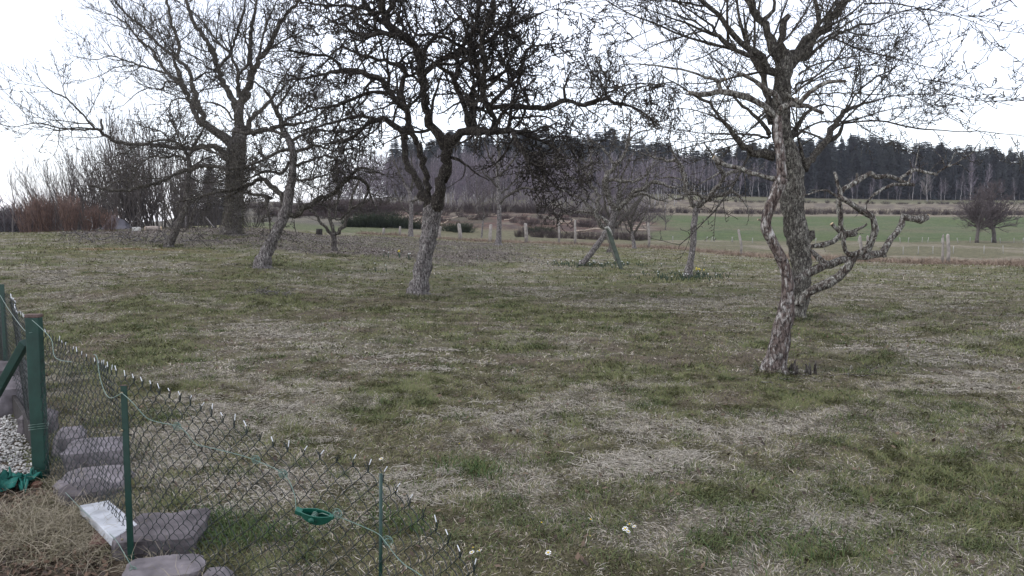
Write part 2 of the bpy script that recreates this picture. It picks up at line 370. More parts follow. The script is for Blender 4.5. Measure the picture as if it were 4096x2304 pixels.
# ---------------------------------------------------------------- grass blades
def blades(n, dlo, dhi, hmin, hmax, wd, lie, marg=1.0, umin=-450, umax=4850, dens=None, powr=1.0):
    y = (RNG.random(n * 2) * (dhi ** (1 + powr) - dlo ** (1 + powr)) + dlo ** (1 + powr)) ** (1 / (1 + powr))
    u = RNG.random(n * 2) * (umax - umin) + umin; x = (u - CX) / FPX * y
    g, s = fields(x, y); lt = litter(x, y)
    keep = RNG.random(n * 2) < (.55 + .45 * np.maximum(g, s)) * (1 - .85 * lt) * (1 - .6 * bare(x, y))
    fl = fenceline(u); keep &= (y < fl + 1)
    keep &= ~((fence_side(x, y) > .1) & (x < -.6))
    x, y, g, s, u = x[keep][:n], y[keep][:n], g[keep][:n], s[keep][:n], u[keep][:n]
    n = len(x); z = height(x, y)
    isst = RNG.random(n) < np.clip(.10 + .62 * s - .15 * g, 0.05, .8)
    isg = (~isst) & (RNG.random(n) < .35 + .6 * g)
    L = (hmin + (hmax - hmin) * RNG.random(n)) * np.where(isst, 1.15, .62 + .5 * g) * (.55 + .95 * fbm(x * 4 + 3, y * 4, 2))
    az = fbm(x * 2.2, y * 2.2, 3) * 22 + RNG.normal(0, .85, n)
    el = np.where(isst, R(3) + RNG.random(n) ** 2 * R(45), R(20) + RNG.random(n) * R(60)) * (1 - lie * .3)
    dx, dy = np.cos(az), np.sin(az)
    az2 = az + (RNG.random(n) - .5) * 1.6; e2 = el * .4 - .15 * isst
    W = wd * (.6 + .8 * RNG.random(n)) * np.where(isst, 1.0, 1.1)
    p0 = np.stack([x, y, z - .004], -1)
    p1 = p0 + (L * .5)[:, None] * np.stack([dx * np.cos(el), dy * np.cos(el), np.sin(el)], -1)
    p2 = p1 + (L * .5)[:, None] * np.stack([np.cos(az2) * np.cos(e2), np.sin(az2) * np.cos(e2), np.sin(e2)], -1)
    p1[:, 2] = np.maximum(p1[:, 2], z + .006); p2[:, 2] = np.maximum(p2[:, 2], z + .004)
    wv = np.stack([-dy, dx, (RNG.random(n) - .5) * 1.2], -1) * (W / 2)[:, None]
    V = np.stack([p0 - wv * .8, p0 + wv * .8, p1 - wv, p1 + wv, p2], 1).reshape(-1, 3)
    b = np.arange(n)[:, None] * 5
    Q = b + np.array([[0, 1, 3, 2]]); T = b + np.array([[2, 3, 4]])
    r = RNG.random(n)[:, None]; r2 = RNG.random(n)[:, None]
    cs = STRAW * (.28 + 1.15 * r) + (r2 - .5) * np.array((.05, .02, -.01)); co = OLD * (.7 + .7 * r); cg = GREEN * (.7 + .9 * r) * (1 - r2 * .3) + OLIVE * r2 * .5
    cl = np.where(isst[:, None], cs, np.where(isg[:, None], cg, np.where(r2 > .5, co, OLIVE * (.7 + .6 * r))))
    return V, Q, T, np.repeat(np.clip(cl, .01, .6), 5, axis=0)
def grass_obj(name, parts, label):
    V = []; Q = []; T = []; K = []; o = 0
    for v, q_, t, k in parts: V.append(v); Q.append(q_ + o); T.append(t + o); K.append(k); o += len(v)
    me = mesh_np(name, np.concatenate(V), np.concatenate(Q), np.concatenate(T), False, np.concatenate(K))
    return tag(link(name, me, MBL), label, 'grass', kind='stuff')
MBL = vcol('grass_blades', var=0, rough=.75, spec=.2)
grass_obj('grass', [blades(410000, 2.4, 8.5, .02, .072, .0028, .2), blades(250000, 8.5, 19, .03, .085, .0062, .2), blades(150000, 19, 50, .04, .12, .014, 0)], 'short patchy meadow grass, part green and part bleached straw')
# ---------------------------------------------------------------- trees: traced main limbs, grown branches
CROPS = {'1': (300, 0, .41408), '2': (1200, 0, .48309), '3': (2500, 0, .48309), '4': (1000, 500, .5176), '5': (2000, 500, .48309),
         '6': (3000, 500, .48303), '7': (0, 500, .41408), 'a': (0, 0, .7937), 'b': (1300, 0, .8626), 'r': (2900, 700, .6211), 's': (0, 0, 1)}
def unit(v):
    l = math.sqrt(v[0] ** 2 + v[1] ** 2 + v[2] ** 2) + 1e-9
    return (v[0] / l, v[1] / l, v[2] / l)
def rvec():
    return unit((random.gauss(0, 1), random.gauss(0, 1), random.gauss(0, 1)))
def smooth_chain(pts, step):
    """Catmull-Rom through (x,y,z,r) points, resampled about every step metres"""
    Pn = [pts[0]] + list(pts) + [pts[-1]]; out = []
    for i in range(1, len(Pn) - 2):
        a, b, c, d = Pn[i - 1], Pn[i], Pn[i + 1], Pn[i + 2]
        n = max(1, int(math.dist(b[:3], c[:3]) / step + .5))
        for k in range(n):
            t = k / n; t2 = t * t; t3 = t2 * t
            out.append(tuple(.5 * ((2 * b[j]) + (-a[j] + c[j]) * t + (2 * a[j] - 5 * b[j] + 4 * c[j] - d[j]) * t2 + (-a[j] + 3 * b[j] - 3 * c[j] + d[j]) * t3) if j < 3 else b[j] * (1 - t) + c[j] * t for j in range(4)))
    out.append(tuple(pts[-1])); return out

def branch(T, p, d, L, r, lvl, S):
    """grow one branch and its children; p start, d direction, L length, r radius"""
    g = S['gnarl'][lvl]; seg = S['seg'][lvl]; n = max(2, int(L / seg)); sl = L / n
    pts = [p]; rad = [r]; up = S['up'][lvl]; rmin = S['rmin']
    x, y, z = p
    for i in range(n):
        rv = rvec(); d = unit((d[0] + g * rv[0], d[1] + g * rv[1], d[2] + g * rv[2] + up * (sl / max(L, .1)) * 2))
        x += d[0] * sl; y += d[1] * sl; z += d[2] * sl
        pts.append((x, y, z)); rad.append(max(rmin, r * (1 - .7 * (i + 1) / n)))
        if lvl < S['max']:
            e = sl * S['dens'][lvl]
            while e > 0:
                if random.random() < e:
                    f = (i + 1) / n
                    cl = L * S['ratio'][lvl] * random.uniform(.5, 1.15) * (1 - .45 * f)
                    if cl > S['lmin']:
                        a = R(random.uniform(*S['ang'])); q = rvec()
                        c = unit((q[1] * d[2] - q[2] * d[1], q[2] * d[0] - q[0] * d[2], q[0] * d[1] - q[1] * d[0]))
                        cd = unit((d[0] * math.cos(a) + c[0] * math.sin(a), d[1] * math.cos(a) + c[1] * math.sin(a), d[2] * math.cos(a) + c[2] * math.sin(a) + S.get('cup', .1)))
                        branch(T, (x, y, z), cd, cl, max(rmin, rad[-1] * .62), lvl + 1, S)
                e -= 1
        if S['spur'] and random.random() < S['spur'] * sl:
            q = rvec(); k = random.uniform(.03, .09) * S.get('spurlen', 1)
            T.add([(x, y, z), (x + q[0] * k * .5, y + q[1] * k * .5, z + q[2] * k * .5 + .01), (x + q[0] * k, y + q[1] * k, z + q[2] * k + .02)], [rmin * 1.1, rmin * 1.3, rmin * 1.6], 3)
    T.add(pts, rad, 4 if r > .012 else 3)

def style(**k):
    s = dict(max=3, gnarl=(.22, .28, .34, .34), seg=(.12, .10, .08, .06), up=(.25, .15, .1, .1), dens=(5, 7, 7, 0), ratio=(.62, .55, .5, .4), lmin=.05,
             ang=(30, 75), rmin=.004, spur=3.0, per=4.0, L0=(.7, 1.5), thick=.35, tip=True, spread=.8)
    s.update(k); return s

def traced_tree(name, label, d, limbs, S, mat_trunk, mat_crown, rough=.12, group=None, cat='tree', dz=0.0):
    """limbs: (kind, crop, points); kind 't' trunk, 'l' limb that sprouts, 'b' bare limb, 'c' bare limb with a sawn end"""
    T = Tubes(); K = Tubes(); cuts = []; known = []
    first = limbs[0]; ox, oy, s = CROPS[first[1]]; u0, v0, _ = first[2][0]
    base = P(ox + u0 * s, oy + v0 * s, d); gz = hz(base.x, base.y); shift = 0
    root = thing(name, (base.x, base.y, gz), label, cat, group)
    for li, (kind, crop, pts) in enumerate(limbs):
        ox, oy, s = CROPS[crop]; uv = [(ox + a * s, oy + b * s, w * s) for a, b, w in pts]
        if known:
            j = min(known, key=lambda q: (q[0] - uv[0][0]) ** 2 + (q[1] - uv[0][1]) ** 2); dist = math.hypot(j[0] - uv[0][0], j[1] - uv[0][1])
            dep = j[2]
            if 3 < dist < 45: uv = [(j[0], j[1], uv[0][2])] + uv
        else: dep = d
        k = 0 if li == 0 else random.uniform(-.75, .75) * S['spread']; bend = random.uniform(-.3, .3)
        ch = []; acc = 0; pu = None
        for i, (u, v, wd) in enumerate(uv):
            if pu is not None: acc += abs(u - pu[0]) + .35 * abs(v - pu[1])
            pu = (u, v); dd = dep + k * px(acc, d) * (1 + bend * i / len(uv))
            q = P(u, v, dd); ch.append((q.x, q.y, q.z, px(wd, dd) / 2 * (S.get('wmul', 1) if kind != 't' else 1))); known.append((u, v, dd))
        if li == 0:
            q = ch[0]; dzz = gz - q[2]; ch[0] = (q[0], q[1], gz - .03, q[3] * 1.05); ch[0] = (q[0], q[1], gz + .10, q[3] * 1.02); ch.insert(0, (q[0], q[1], gz - .01, q[3] * 1.28)); ch.insert(0, (q[0], q[1], gz - .2, q[3] * 1.7))
        big = ch[0][3]; step = .06 if kind == 't' else max(.05, min(.12, big * 3))
        sm = smooth_chain(ch, step)
        amp = .18 if kind == 't' else .35
        pp = [q[:3] for q in sm]; rr = [max(q[3], S['rmin']) for q in sm]
        if kind != 't':
            pp = [pp[0]] + [(a + random.gauss(0, 1) * r_ * amp, b + random.gauss(0, 1) * r_ * amp, c + random.gauss(0, 1) * r_ * amp) for (a, b, c), r_ in zip(pp[1:], rr[1:])]
            rr = [r_ * random.uniform(.88, 1.15) for r_ in rr]
        sides = 22 if kind == 't' and d < 20 else 12 if big > .05 else 8 if big > .02 else 6
        (T if kind == 't' else K).add(pp, rr, sides)
        if kind == 'c': cuts.append((pp[-1], unit(tuple(pp[-1][j] - pp[-2][j] for j in range(3))), rr[-1]))
        if kind == 'l' or (kind == 'b' and S.get('bspur')):
            for i in range(2, len(pp)):
                sl = math.dist(pp[i], pp[i - 1]); f = i / len(pp)
                tdir = unit(tuple(pp[i][j] - pp[i - 1][j] for j in range(3)))
                if S['spur'] and random.random() < S['spur'] * sl * .6:
                    q = rvec(); kk = rr[i] + random.uniform(.02, .07)
                    K.add([pp[i], tuple(pp[i][j] + q[j] * kk for j in range(3))], [S['rmin'] * 1.8, S['rmin'] * 1.3], 3)
                if kind != 'l': continue
                if f < S.get('skip', .12): continue
                e = sl * S['per']
                while e > 0:
                    if random.random() < e:
                        a = R(random.uniform(35, 85)); q = rvec(); c = unit((q[1] * tdir[2] - q[2] * tdir[1], q[2] * tdir[0] - q[0] * tdir[2], q[0] * tdir[1] - q[1] * tdir[0]))
                        cd = unit(tuple(tdir[j] * math.cos(a) + c[j] * math.sin(a) + (S.get('cup', .15) if j == 2 else 0) for j in range(3)))
                        L = random.uniform(*S['L0']) * (.55 + .45 * min(1, rr[i] / .03)) * (1 - .3 * f)
                        branch(K, pp[i], cd, L, min(rr[i] * .6, max(S['rmin'] * 1.6, L * .012 * S['thick'] / .35)), 0, S)
                    e -= 1
            if S['tip'] and kind == 'l':
                for _ in range(2):
                    td = unit(tuple(tdir[j] + .35 * rvec()[j] for j in range(3)))
                    branch(K, pp[-1], td, random.uniform(*S['L0']) * .7, rr[-1] * .8, 0, S)
    T.obj('trunk', mat_trunk, root, rough, root.location)
    cr_ = K.obj('crown', mat_crown, root, rough * .8, root.location)
    for (p, dr, r_) in cuts:
        m = Tubes(); m.add([p, tuple(p[j] + dr[j] * .006 for j in range(3))], [r_ * .95, r_ * .9], 12)
        m.obj('sawn_end', M_CUT, root, 0, root.location)
    return root

M_CUT = plain('sawn_wood', (.62, .47, .30), .7, .15, 60)
B_APPLE = bark('apple_bark', (.04, .034, .03), (.13, .115, .105), (.27, .26, .23), .4)
B_APPLE_PINK = bark('peeling_apple_bark', (.050, .036, .032), (.17, .135, .12), (.50, .48, .45), .52, 1.0, (.098, .064, .055))
B_BRANCH = bark('lichened_branch', (.035, .030, .027), (.10, .088, .076), (.28, .265, .22), .5, 1.6)
B_LICH = bark('thick_lichened_branch', (.032, .026, .023), (.11, .088, .075), (.42, .41, .365), 0.68, 1.6)
B_CHERRY = bark('dark_mottled_bark', (.038, .034, .031), (.12, .108, .095), (.33, .315, .27), .62, 1.3)
B_GREY = bark('grey_old_bark', (.06, .052, .05), (.22, .198, .19), (.42, .40, .375), .5)
B_DARK = bark('dark_branch', (.022, .019, .018), (.055, .048, .044), (.15, .14, .115), .3, 1.4)
B_PURPLE = plain('far_twigs', (.105, .088, .088), .9, .3, 3, .1, 0)
B_BROWN = plain('brown_twigs', (.10, .085, .072), .9, .3, 3, .1, 0)

# --- apple tree in front, right
S_R = style(max=2, per=1.6, L0=(.18, .5), gnarl=(.3, .3, .3), rmin=.0022, spur=9, dens=(6, 5, 0), bspur=1, tip=False, spread=.5)
traced_tree('apple_tree', 'bare apple tree nearest on the right with peeling pink and white bark and sawn limbs', 8.5, [
 ('t','r',[(325,1262,158),(336,1180,142),(350,1080,130),(370,980,118),(393,900,110),(402,840,104),(402,770,76),(400,690,72),(385,600,70),(345,500,66),(300,420,64),(268,350,68),(266,290,68),(290,205,70),(330,110,76),(368,20,76)]),
 ('t','3',[(1304,1474,80),(1300,1400,80),(1290,1280,75),(1272,1150,70),(1265,1000,72),(1262,930,60)]),
 ('c','3',[(1262,960,60),(1220,930,60),(1100,840,58),(1000,800,52),(860,768,50),(770,760,45),(700,772,40),(620,780,40),(540,775,38)]),
 ('b','3',[(1265,960,60),(1285,900,58),(1330,870,55),(1390,868,48),(1400,820,30),(1360,790,22),(1335,765,14)]),
 ('b','3',[(1390,868,40),(1500,882,36),(1580,905,30),(1650,940,26)]),
 ('l','3',[(1270,830,50),(1180,740,45),(1060,660,40),(980,625,35),(930,605,25)]),
 ('l','3',[(1440,850,40),(1530,760,38),(1600,710,34),(1680,682,34),(1830,668,26)]),
 ('l','3',[(790,750,40),(780,680,35),(735,665,30),(660,635,20),(520,590,16),(400,568,16),(270,545,13),(120,530,9),(0,530,6)]),
 ('c','3',[(785,700,26),(800,670,28),(815,655,28)]),
 ('c','r',[(262,300,22),(235,290,14),(212,289,10)]),
 ('c','3',[(1225,1475,40),(1100,1440,38),(960,1400,36),(850,1370,36),(790,1340,40),(740,1310,42)]),
 ('c','r',[(430,720,50),(460,680,50),(510,640,50),(600,600,50),(650,580,52),(740,555,50),(850,535,45),(960,515,45),(1010,490,45),(1060,420,42),(1100,360,40),(1145,300,40),(1145,275,40),(1210,275,40),(1295,275,46)]),
 ('b','r',[(1000,505,24),(1025,520,20),(1040,518,16)]),
 ('l','r',[(440,835,58),(540,780,60),(650,700,60),(740,650,55),(800,590,50),(850,510,50),(920,470,48),(950,400,45),(970,355,45),(945,290,45),(890,235,42),(800,180,34),(740,135,38)]),
 ('b','r',[(790,520,34),(770,440,34),(758,380,34),(745,280,36),(735,180,40),(738,120,30),(728,60,22),(712,5,22),(705,-20,18)]),
 ('b','r',[(650,590,40),(600,540,34),(560,490,32),(545,475,30),(620,452,36),(700,425,36),(760,385,36),(800,378,40),(850,385,34)]),
 ('c','r',[(790,385,25),(740,365,26),(715,345,24),(685,322,24)]),
 ('b','r',[(800,375,24),(850,350,22),(915,318,14)]),
 ('b','6',[(740,570,40),(790,530,40),(880,470,40),(930,440,40),(1000,420,38),(1130,428,40),(1240,455,34),(1300,480,32),(1355,492,30)]),
 ('b','6',[(1240,448,22),(1330,388,25),(1400,378,25),(1480,395,20),(1550,412,20)]),
 ('b','6',[(1550,400,16),(1565,385,18),(1620,350,16),(1700,320,10),(1760,280,8),(1840,230,6),(1890,160,4)]),
 ('b','6',[(1700,320,8),(1750,335,7),(1790,370,6),(1820,390,4)]), ('b','6',[(1640,345,9),(1670,280,7),(1700,225,5)]), ('b','6',[(1610,350,9),(1590,270,6),(1520,210,5),(1490,140,3)]),
 ('b','6',[(1365,372,8),(1380,290,7),(1400,180,5),(1405,130,3)]), ('b','6',[(1345,375,8),(1330,320,6),(1320,285,4)]), ('b','6',[(1400,365,6),(1430,330,5),(1475,318,3)]), ('b','6',[(1740,290,6),(1780,230,5),(1805,190,3)]), ('b','6',[(1490,380,5),(1540,325,4),(1585,290,3)]),
 ('b','6',[(955,690,20),(965,655,20),(1010,590,22),(1100,530,24),(1190,492,26),(1290,495,24),(1330,440,16),(1340,380,12)]),
 ('b','6',[(735,600,22),(690,575,20),(640,548,18),(580,540,16),(500,572,10),(390,590,8)]),
 ('b','6',[(575,540,10),(500,540,6)]), ('b','6',[(885,450,20),(885,410,18),(875,400,18)]),
 ], S_R, B_APPLE_PINK, B_LICH, .22)

# --- dark cherry behind it
S_C = style(max=2, per=3.4, L0=(.9, 2.5), gnarl=(.09, .12, .16), seg=(.11, .09, .07), rmin=.0046, spur=8, dens=(4.2, 3.6, 0), ratio=(.5, .45, .4), up=(.15, .05, 0), cup=.12, ang=(25, 60), spread=.9, thick=.3)
traced_tree('cherry_tree', 'stout bare cherry tree with dark mottled bark right behind the nearest apple tree', 13.2, [
 ('t','r',[(478,925,88),(486,860,92),(489,780,108),(490,600,122),(470,430,135),(455,330,138),(440,230,142),(430,130,150),(425,30,150)]),
 ('b','r',[(500,440,60),(540,420,60),(565,390,50),(568,355,36)]),
 ('t','3',[(1374,1480,190),(1372,1420,190),(1350,1300,175),(1310,1150,155),(1292,1000,145),(1290,850,138),(1295,750,136),(1310,620,145),(1325,540,130),(1340,480,95),(1345,430,50),(1346,405,20)]),
 ('l','3',[(1310,520,95),(1240,400,78),(1190,280,66),(1150,200,58),(1095,120,66),(1040,40,62),(1020,-80,55),(960,-260,40)]),
 ('b','3',[(1310,480,66),(1310,350,62),(1312,250,60),(1330,180,55),(1350,110,36)]),
 ('l','3',[(1390,500,110),(1480,400,78),(1600,290,66),(1700,180,70),(1800,50,72),(1850,-60,66),(1960,-260,45)]),
 ('l','3',[(1400,480,60),(1450,380,52),(1580,250,46),(1600,190,40),(1595,80,36),(1560,-60,30),(1540,-250,18)]),
 ('l','3',[(1160,160,34),(1230,80,30),(1240,20,24),(1210,-100,18)]),
 ('l','3',[(1220,600,62),(1130,480,60),(1020,400,50),(920,300,46),(840,200,42),(760,110,36),(650,30,30),(560,-80,25),(420,-220,15)]),
 ('l','3',[(1050,470,40),(930,410,38),(770,300,36),(640,250,22),(500,190,16),(340,130,12),(150,60,8),(0,10,5)]),
 ('l','3',[(720,60,20),(580,40,16),(430,10,14),(260,-10,8)]), ('l','3',[(780,310,22),(720,210,18),(700,200,16),(560,100,12),(430,20,8)]),
 ('l','3',[(640,255,14),(450,310,11),(300,350,9),(130,430,6)]),
 ('l','3',[(1200,1000,60),(1180,780,50),(1130,620,50),(1090,520,52),(1030,430,42)]),
 ('l','3',[(1225,1290,88),(1150,1275,70),(1060,1260,56),(950,1180,48),(860,1060,35),(780,970,25),(700,860,25),(560,780,18),(490,730,15),(400,680,12),(290,610,8),(200,450,5)]),
 ('l','3',[(400,680,12),(300,692,9),(0,735,7)]), ('l','3',[(900,1150,13),(700,1170,11),(480,1230,9),(300,1270,6)]),
 ('l','3',[(800,1000,13),(700,950,11),(560,910,9),(420,900,7),(340,960,4)]),
 ('l','3',[(1190,1110,45),(1090,980,30),(980,880,28),(900,800,18)]), ('l','3',[(1200,1140,24),(1000,1110,16),(800,1110,12),(620,1100,6)]),
 ('l','3',[(1480,1400,70),(1520,1350,62),(1590,1260,56),(1680,1140,50),(1760,1010,48),(1820,930,42),(1900,880,24),(2050,840,14),(2250,790,10),(2480,780,6)]),
 ('l','3',[(1850,890,18),(1910,780,15),(2050,660,12),(2200,580,10),(2330,530,7),(2420,640,5)]),
 ('l','3',[(1680,1160,40),(1780,1110,34),(1810,1020,26),(1900,1010,16),(2100,1000,14),(2300,1040,12),(2484,1070,11),(2554,1075,10),(2800,1090,8),(2935,1085,7),(3100,1105,5),(3245,1118,3)]),
 ('l','3',[(1340,1200,50),(1450,1000,34),(1520,920,28),(1650,870,13),(1800,900,9)]),
 ('l','3',[(1400,1130,28),(1500,1060,18),(1620,1010,14),(1850,1000,12),(2100,930,9),(2300,880,5)]),
 ('l','3',[(1500,1370,50),(1470,1300,42),(1450,1220,30),(1430,1150,18)]),
 ('l','3',[(1480,500,30),(1640,360,25),(1800,270,22),(1950,205,22),(2050,200,14),(2200,130,10),(2400,70,7),(2560,30,4)]),
 ('l','3',[(1980,30,16),(2200,30,12),(2400,60,9),(2700,120,7),(2950,210,4)]),
 ('l','3',[(1420,760,18),(1500,700,16),(1700,600,13),(1950,540,10),(2200,560,7),(2360,640,5)]),
 ('l','3',[(1400,880,16),(1500,800,13),(1750,770,10),(2000,780,9),(2300,800,7),(2484,860,5)]),
 ('l','3',[(1440,620,18),(1560,540,15),(1700,500,12),(1900,470,10),(2100,450,7),(2300,500,5)]),
 ('l','3',[(1420,700,18),(1560,640,14),(1720,520,12),(1850,350,12),(1930,300,11),(2000,400,7),(2100,420,4)]),
 ('l','3',[(1330,640,26),(1500,420,20),(1760,250,16),(1960,130,10),(2160,110,6)]),
 ], S_C, B_CHERRY, B_BRANCH, .22)

# --- central apple
S_M = style(max=3, per=5.4, L0=(.6, 1.8), gnarl=(.3, .36, .42, .4), seg=(.12, .10, .08, .07), rmin=.0072, spur=17, spurlen=1.1, dens=(5.6, 5.0, 1.2, 0), ratio=(.6, .55, .5, .4), spread=1.0, ang=(30, 85), thick=.85, cup=.05, up=(.1, .05, 0, 0))
traced_tree('apple_tree', 'largest bare apple tree in the middle with dense tangled crown and flaking grey trunk', 16.9, [
 ('t','4',[(1297,1330,165),(1308,1250,148),(1325,1150,132),(1345,1050,126),(1365,960,122),(1385,850,125),(1400,740,135),(1412,660,140),(1425,600,120),(1432,560,80),(1436,530,30)]),
 ('b','4',[(1430,650,100),(1460,520,86),(1490,400,80),(1510,280,78),(1520,170,80),(1530,110,84),(1532,80,50),(1533,62,20)]),
 ('b','4',[(1400,680,66),(1380,600,60),(1370,520,52),(1365,400,48),(1345,300,50),(1310,220,50),(1290,150,48)]),
 ('b','4',[(1390,690,66),(1365,610,60),(1320,530,56),(1280,440,52),(1240,340,52),(1190,260,50),(1200,180,50),(1185,100,50)]),
 ('l','2',[(969,1196,44),(930,1120,40),(900,1020,38),(880,900,34),(850,820,30)]),
 ('b','2',[(870,1180,55),(850,1100,52),(830,1060,58)]),
 ('l','2',[(850,1090,48),(740,1010,42),(640,985,38),(540,1050,32),(440,1130,26),(330,1180,18)]),
 ('l','2',[(880,1100,44),(900,960,42),(820,860,46),(760,770,46),(650,650,50),(520,610,44),(380,585,40),(250,600,30),(80,640,20),(-100,660,12)]),
 ('l','2',[(350,580,32),(300,500,26),(200,460,24),(60,450,20),(-80,420,14),(-200,430,8)]),
 ('l','2',[(850,760,46),(850,650,44),(858,570,40),(750,520,28),(650,485,26),(520,460,25),(420,420,22),(340,390,18),(240,470,10)]),
 ('l','2',[(740,780,34),(600,760,30),(420,830,28),(300,870,22),(150,900,16),(-40,960,10)]),
 ('l','2',[(640,990,30),(480,960,24),(300,1010,20),(100,1060,14),(-60,1100,8)]),
 ('l','2',[(1215,1200,92),(1150,1110,72),(1080,1040,72),(1042,950,70),(1032,850,66),(1030,720,56),(1012,600,58),(1000,480,56),(940,380,60),(850,310,60),(740,220,66),(700,120,66),(680,30,58),(660,-80,50),(600,-260,34)]),
 ('l','2',[(740,230,48),(620,130,44),(560,60,38),(500,-40,32),(400,-200,18)]),
 ('l','2',[(700,120,40),(780,20,34),(840,-100,26),(900,-240,16)]),
 ('l','2',[(1030,600,38),(1060,570,38),(1120,540,40),(1220,480,40),(1380,440,36),(1500,370,34),(1620,280,30),(1740,220,24),(1880,160,15),(2040,90,8)]),
 ('l','2',[(1390,440,30),(1330,380,30),(1230,330,28),(1080,285,25),(960,290,20),(900,200,16),(860,60,14)]),
 ('l','2',[(800,290,34),(650,270,34),(560,300,26),(450,270,22),(380,220,18),(280,180,14),(180,130,8)]),
 ('l','2',[(600,90,26),(480,60,24),(330,45,22),(180,40,18),(40,20,12),(-80,0,6)]),
 ('l','2',[(1215,1200,92),(1290,1130,76),(1370,1082,70),(1470,1080,66),(1560,1095,62),(1660,1090,52),(1750,1080,46),(1800,1190,40),(1860,1290,30),(1900,1380,18)]),
 ('l','2',[(1390,1080,46),(1380,950,46),(1350,850,40),(1300,740,38),(1290,640,34),(1330,540,26),(1400,460,20)]),
 ('l','2',[(1450,1070,54),(1430,900,52),(1420,780,50),(1450,700,44),(1490,690,40),(1480,600,46),(1440,500,42),(1430,400,38),(1410,320,34),(1470,100,34),(1475,-20,28),(1450,-200,16)]),
 ('l','2',[(1590,1090,52),(1610,980,46),(1560,870,46),(1510,750,46),(1520,620,42),(1540,520,46),(1500,380,42),(1530,250,40),(1600,130,34),(1590,-20,28),(1640,-200,18)]),
 ('l','2',[(1570,870,42),(1680,880,42),(1860,890,46),(2000,900,46),(2120,860,46),(2210,830,38),(2300,862,22),(2400,872,14)]),
 ('l','b',[(1200,487,20),(1290,458,18),(1330,470,14),(1420,495,11),(1500,540,7),(1560,590,4)]), ('l','b',[(1120,475,18),(1110,410,12),(1140,330,5)]), ('l','b',[(1240,470,10),(1380,400,8),(1480,385,4)]),
 ('l','2',[(1570,860,34),(1700,750,34),(1750,640,34),(1720,520,28),(1790,420,18),(1820,340,12)]),
 ('l','2',[(1760,650,28),(1850,540,22),(1880,410,18),(2000,370,14),(2200,350,8),(2290,300,5)]),
 ('l','2',[(1740,1080,34),(1900,1130,28),(2050,1180,22),(2150,1280,15),(2230,1400,9)]), ('l','2',[(1780,1100,30),(1950,1080,22),(2080,1050,15),(2200,1150,8)]), ('l','2',[(1820,1220,26),(1900,1300,20),(2000,1420,14),(2100,1520,8)]),
 ('l','2',[(1650,900,22),(1800,980,18),(2000,960,14),(2100,1000,8)]), ('l','2',[(1600,330,22),(1750,120,18),(1850,-20,10)]), ('l','2',[(1480,250,20),(1300,120,18),(1180,-40,10)]),
 ('b','4',[(1555,245,24),(1600,265,20),(1660,300,17),(1740,370,12),(1850,430,7)]), ('b','4',[(1660,300,12),(1655,380,8),(1600,440,5),(1500,500,4)]), ('b','4',[(1740,370,7),(1700,400,4)]),
 ], S_M, B_GREY, bark('dark_gnarled_branch', (.026, .022, .02), (.075, .064, .056), (.22, .205, .17), .4, 1.6), .26)

# --- leaning apple left of it
S_L = style(max=3, per=5.5, L0=(.6, 1.7), gnarl=(.26, .3, .34, .3), seg=(.13, .11, .09, .08), rmin=.0068, spur=8, dens=(6, 6, 3, 0), ratio=(.6, .55, .45, .4), cup=.1)
traced_tree('apple_tree', 'bare apple tree leaning right, left of the central one, with flaky split trunk', 21, [
 ('t','4',[(92,1080,130),(140,960,96),(195,850,86),(245,740,84),(282,650,84),(300,540,76),(325,420,62),(332,300,56),(332,200,56),(290,90,50),(250,30,44)]),
 ('l','1',[(2002,1244,50),(1990,1150,46),(1940,1060,44),(1900,960,30),(1850,900,24),(1750,800,18),(1650,770,12)]),
 ('l','4',[(280,680,44),(380,680,46),(440,620,46),(540,560,40),(640,530,36),(700,460,30),(780,410,28),(860,410,28),(895,440,26),(912,495,20)]),
 ('l','4',[(700,460,26),(800,370,20),(870,330,18),(960,360,13),(1030,380,8)]),
 ('l','4',[(265,620,50),(230,540,44),(160,470,36),(80,420,30),(0,460,26)]),
 ('l','a',[(1262,928,18),(1225,935,18),(1190,950,17),(1100,965,14),(1010,990,10)]),
 ('l','4',[(130,560,30),(130,640,22),(155,720,15),(155,800,8)]), ('l','4',[(160,560,30),(90,545,28),(0,528,22)]),
 ('l','4',[(310,200,30),(220,208,25),(120,260,20),(0,310,14)]), ('l','4',[(300,290,28),(250,370,24),(120,362,20),(0,410,12)]),
 ('l','4',[(335,210,28),(400,190,22),(520,160,18),(650,200,14),(800,180,9)]), ('l','4',[(340,320,26),(450,280,20),(600,240,15),(750,300,9)]), ('l','4',[(325,120,26),(450,60,18),(600,40,12)]),
 ('l','4',[(270,90,26),(150,40,22),(0,60,16),(-150,50,10)]), ('l','1',[(1990,1180,30),(2150,1100,22),(2300,1000,14)]), ('l','1',[(1940,1060,26),(2050,900,20),(2150,760,12)]),
 ('l','4',[(330,430,20),(450,420,16),(600,380,10)]), ('l','1',[(1900,960,22),(1980,800,16),(2080,640,10)]),
 ], S_L, B_GREY, B_BRANCH, .24)

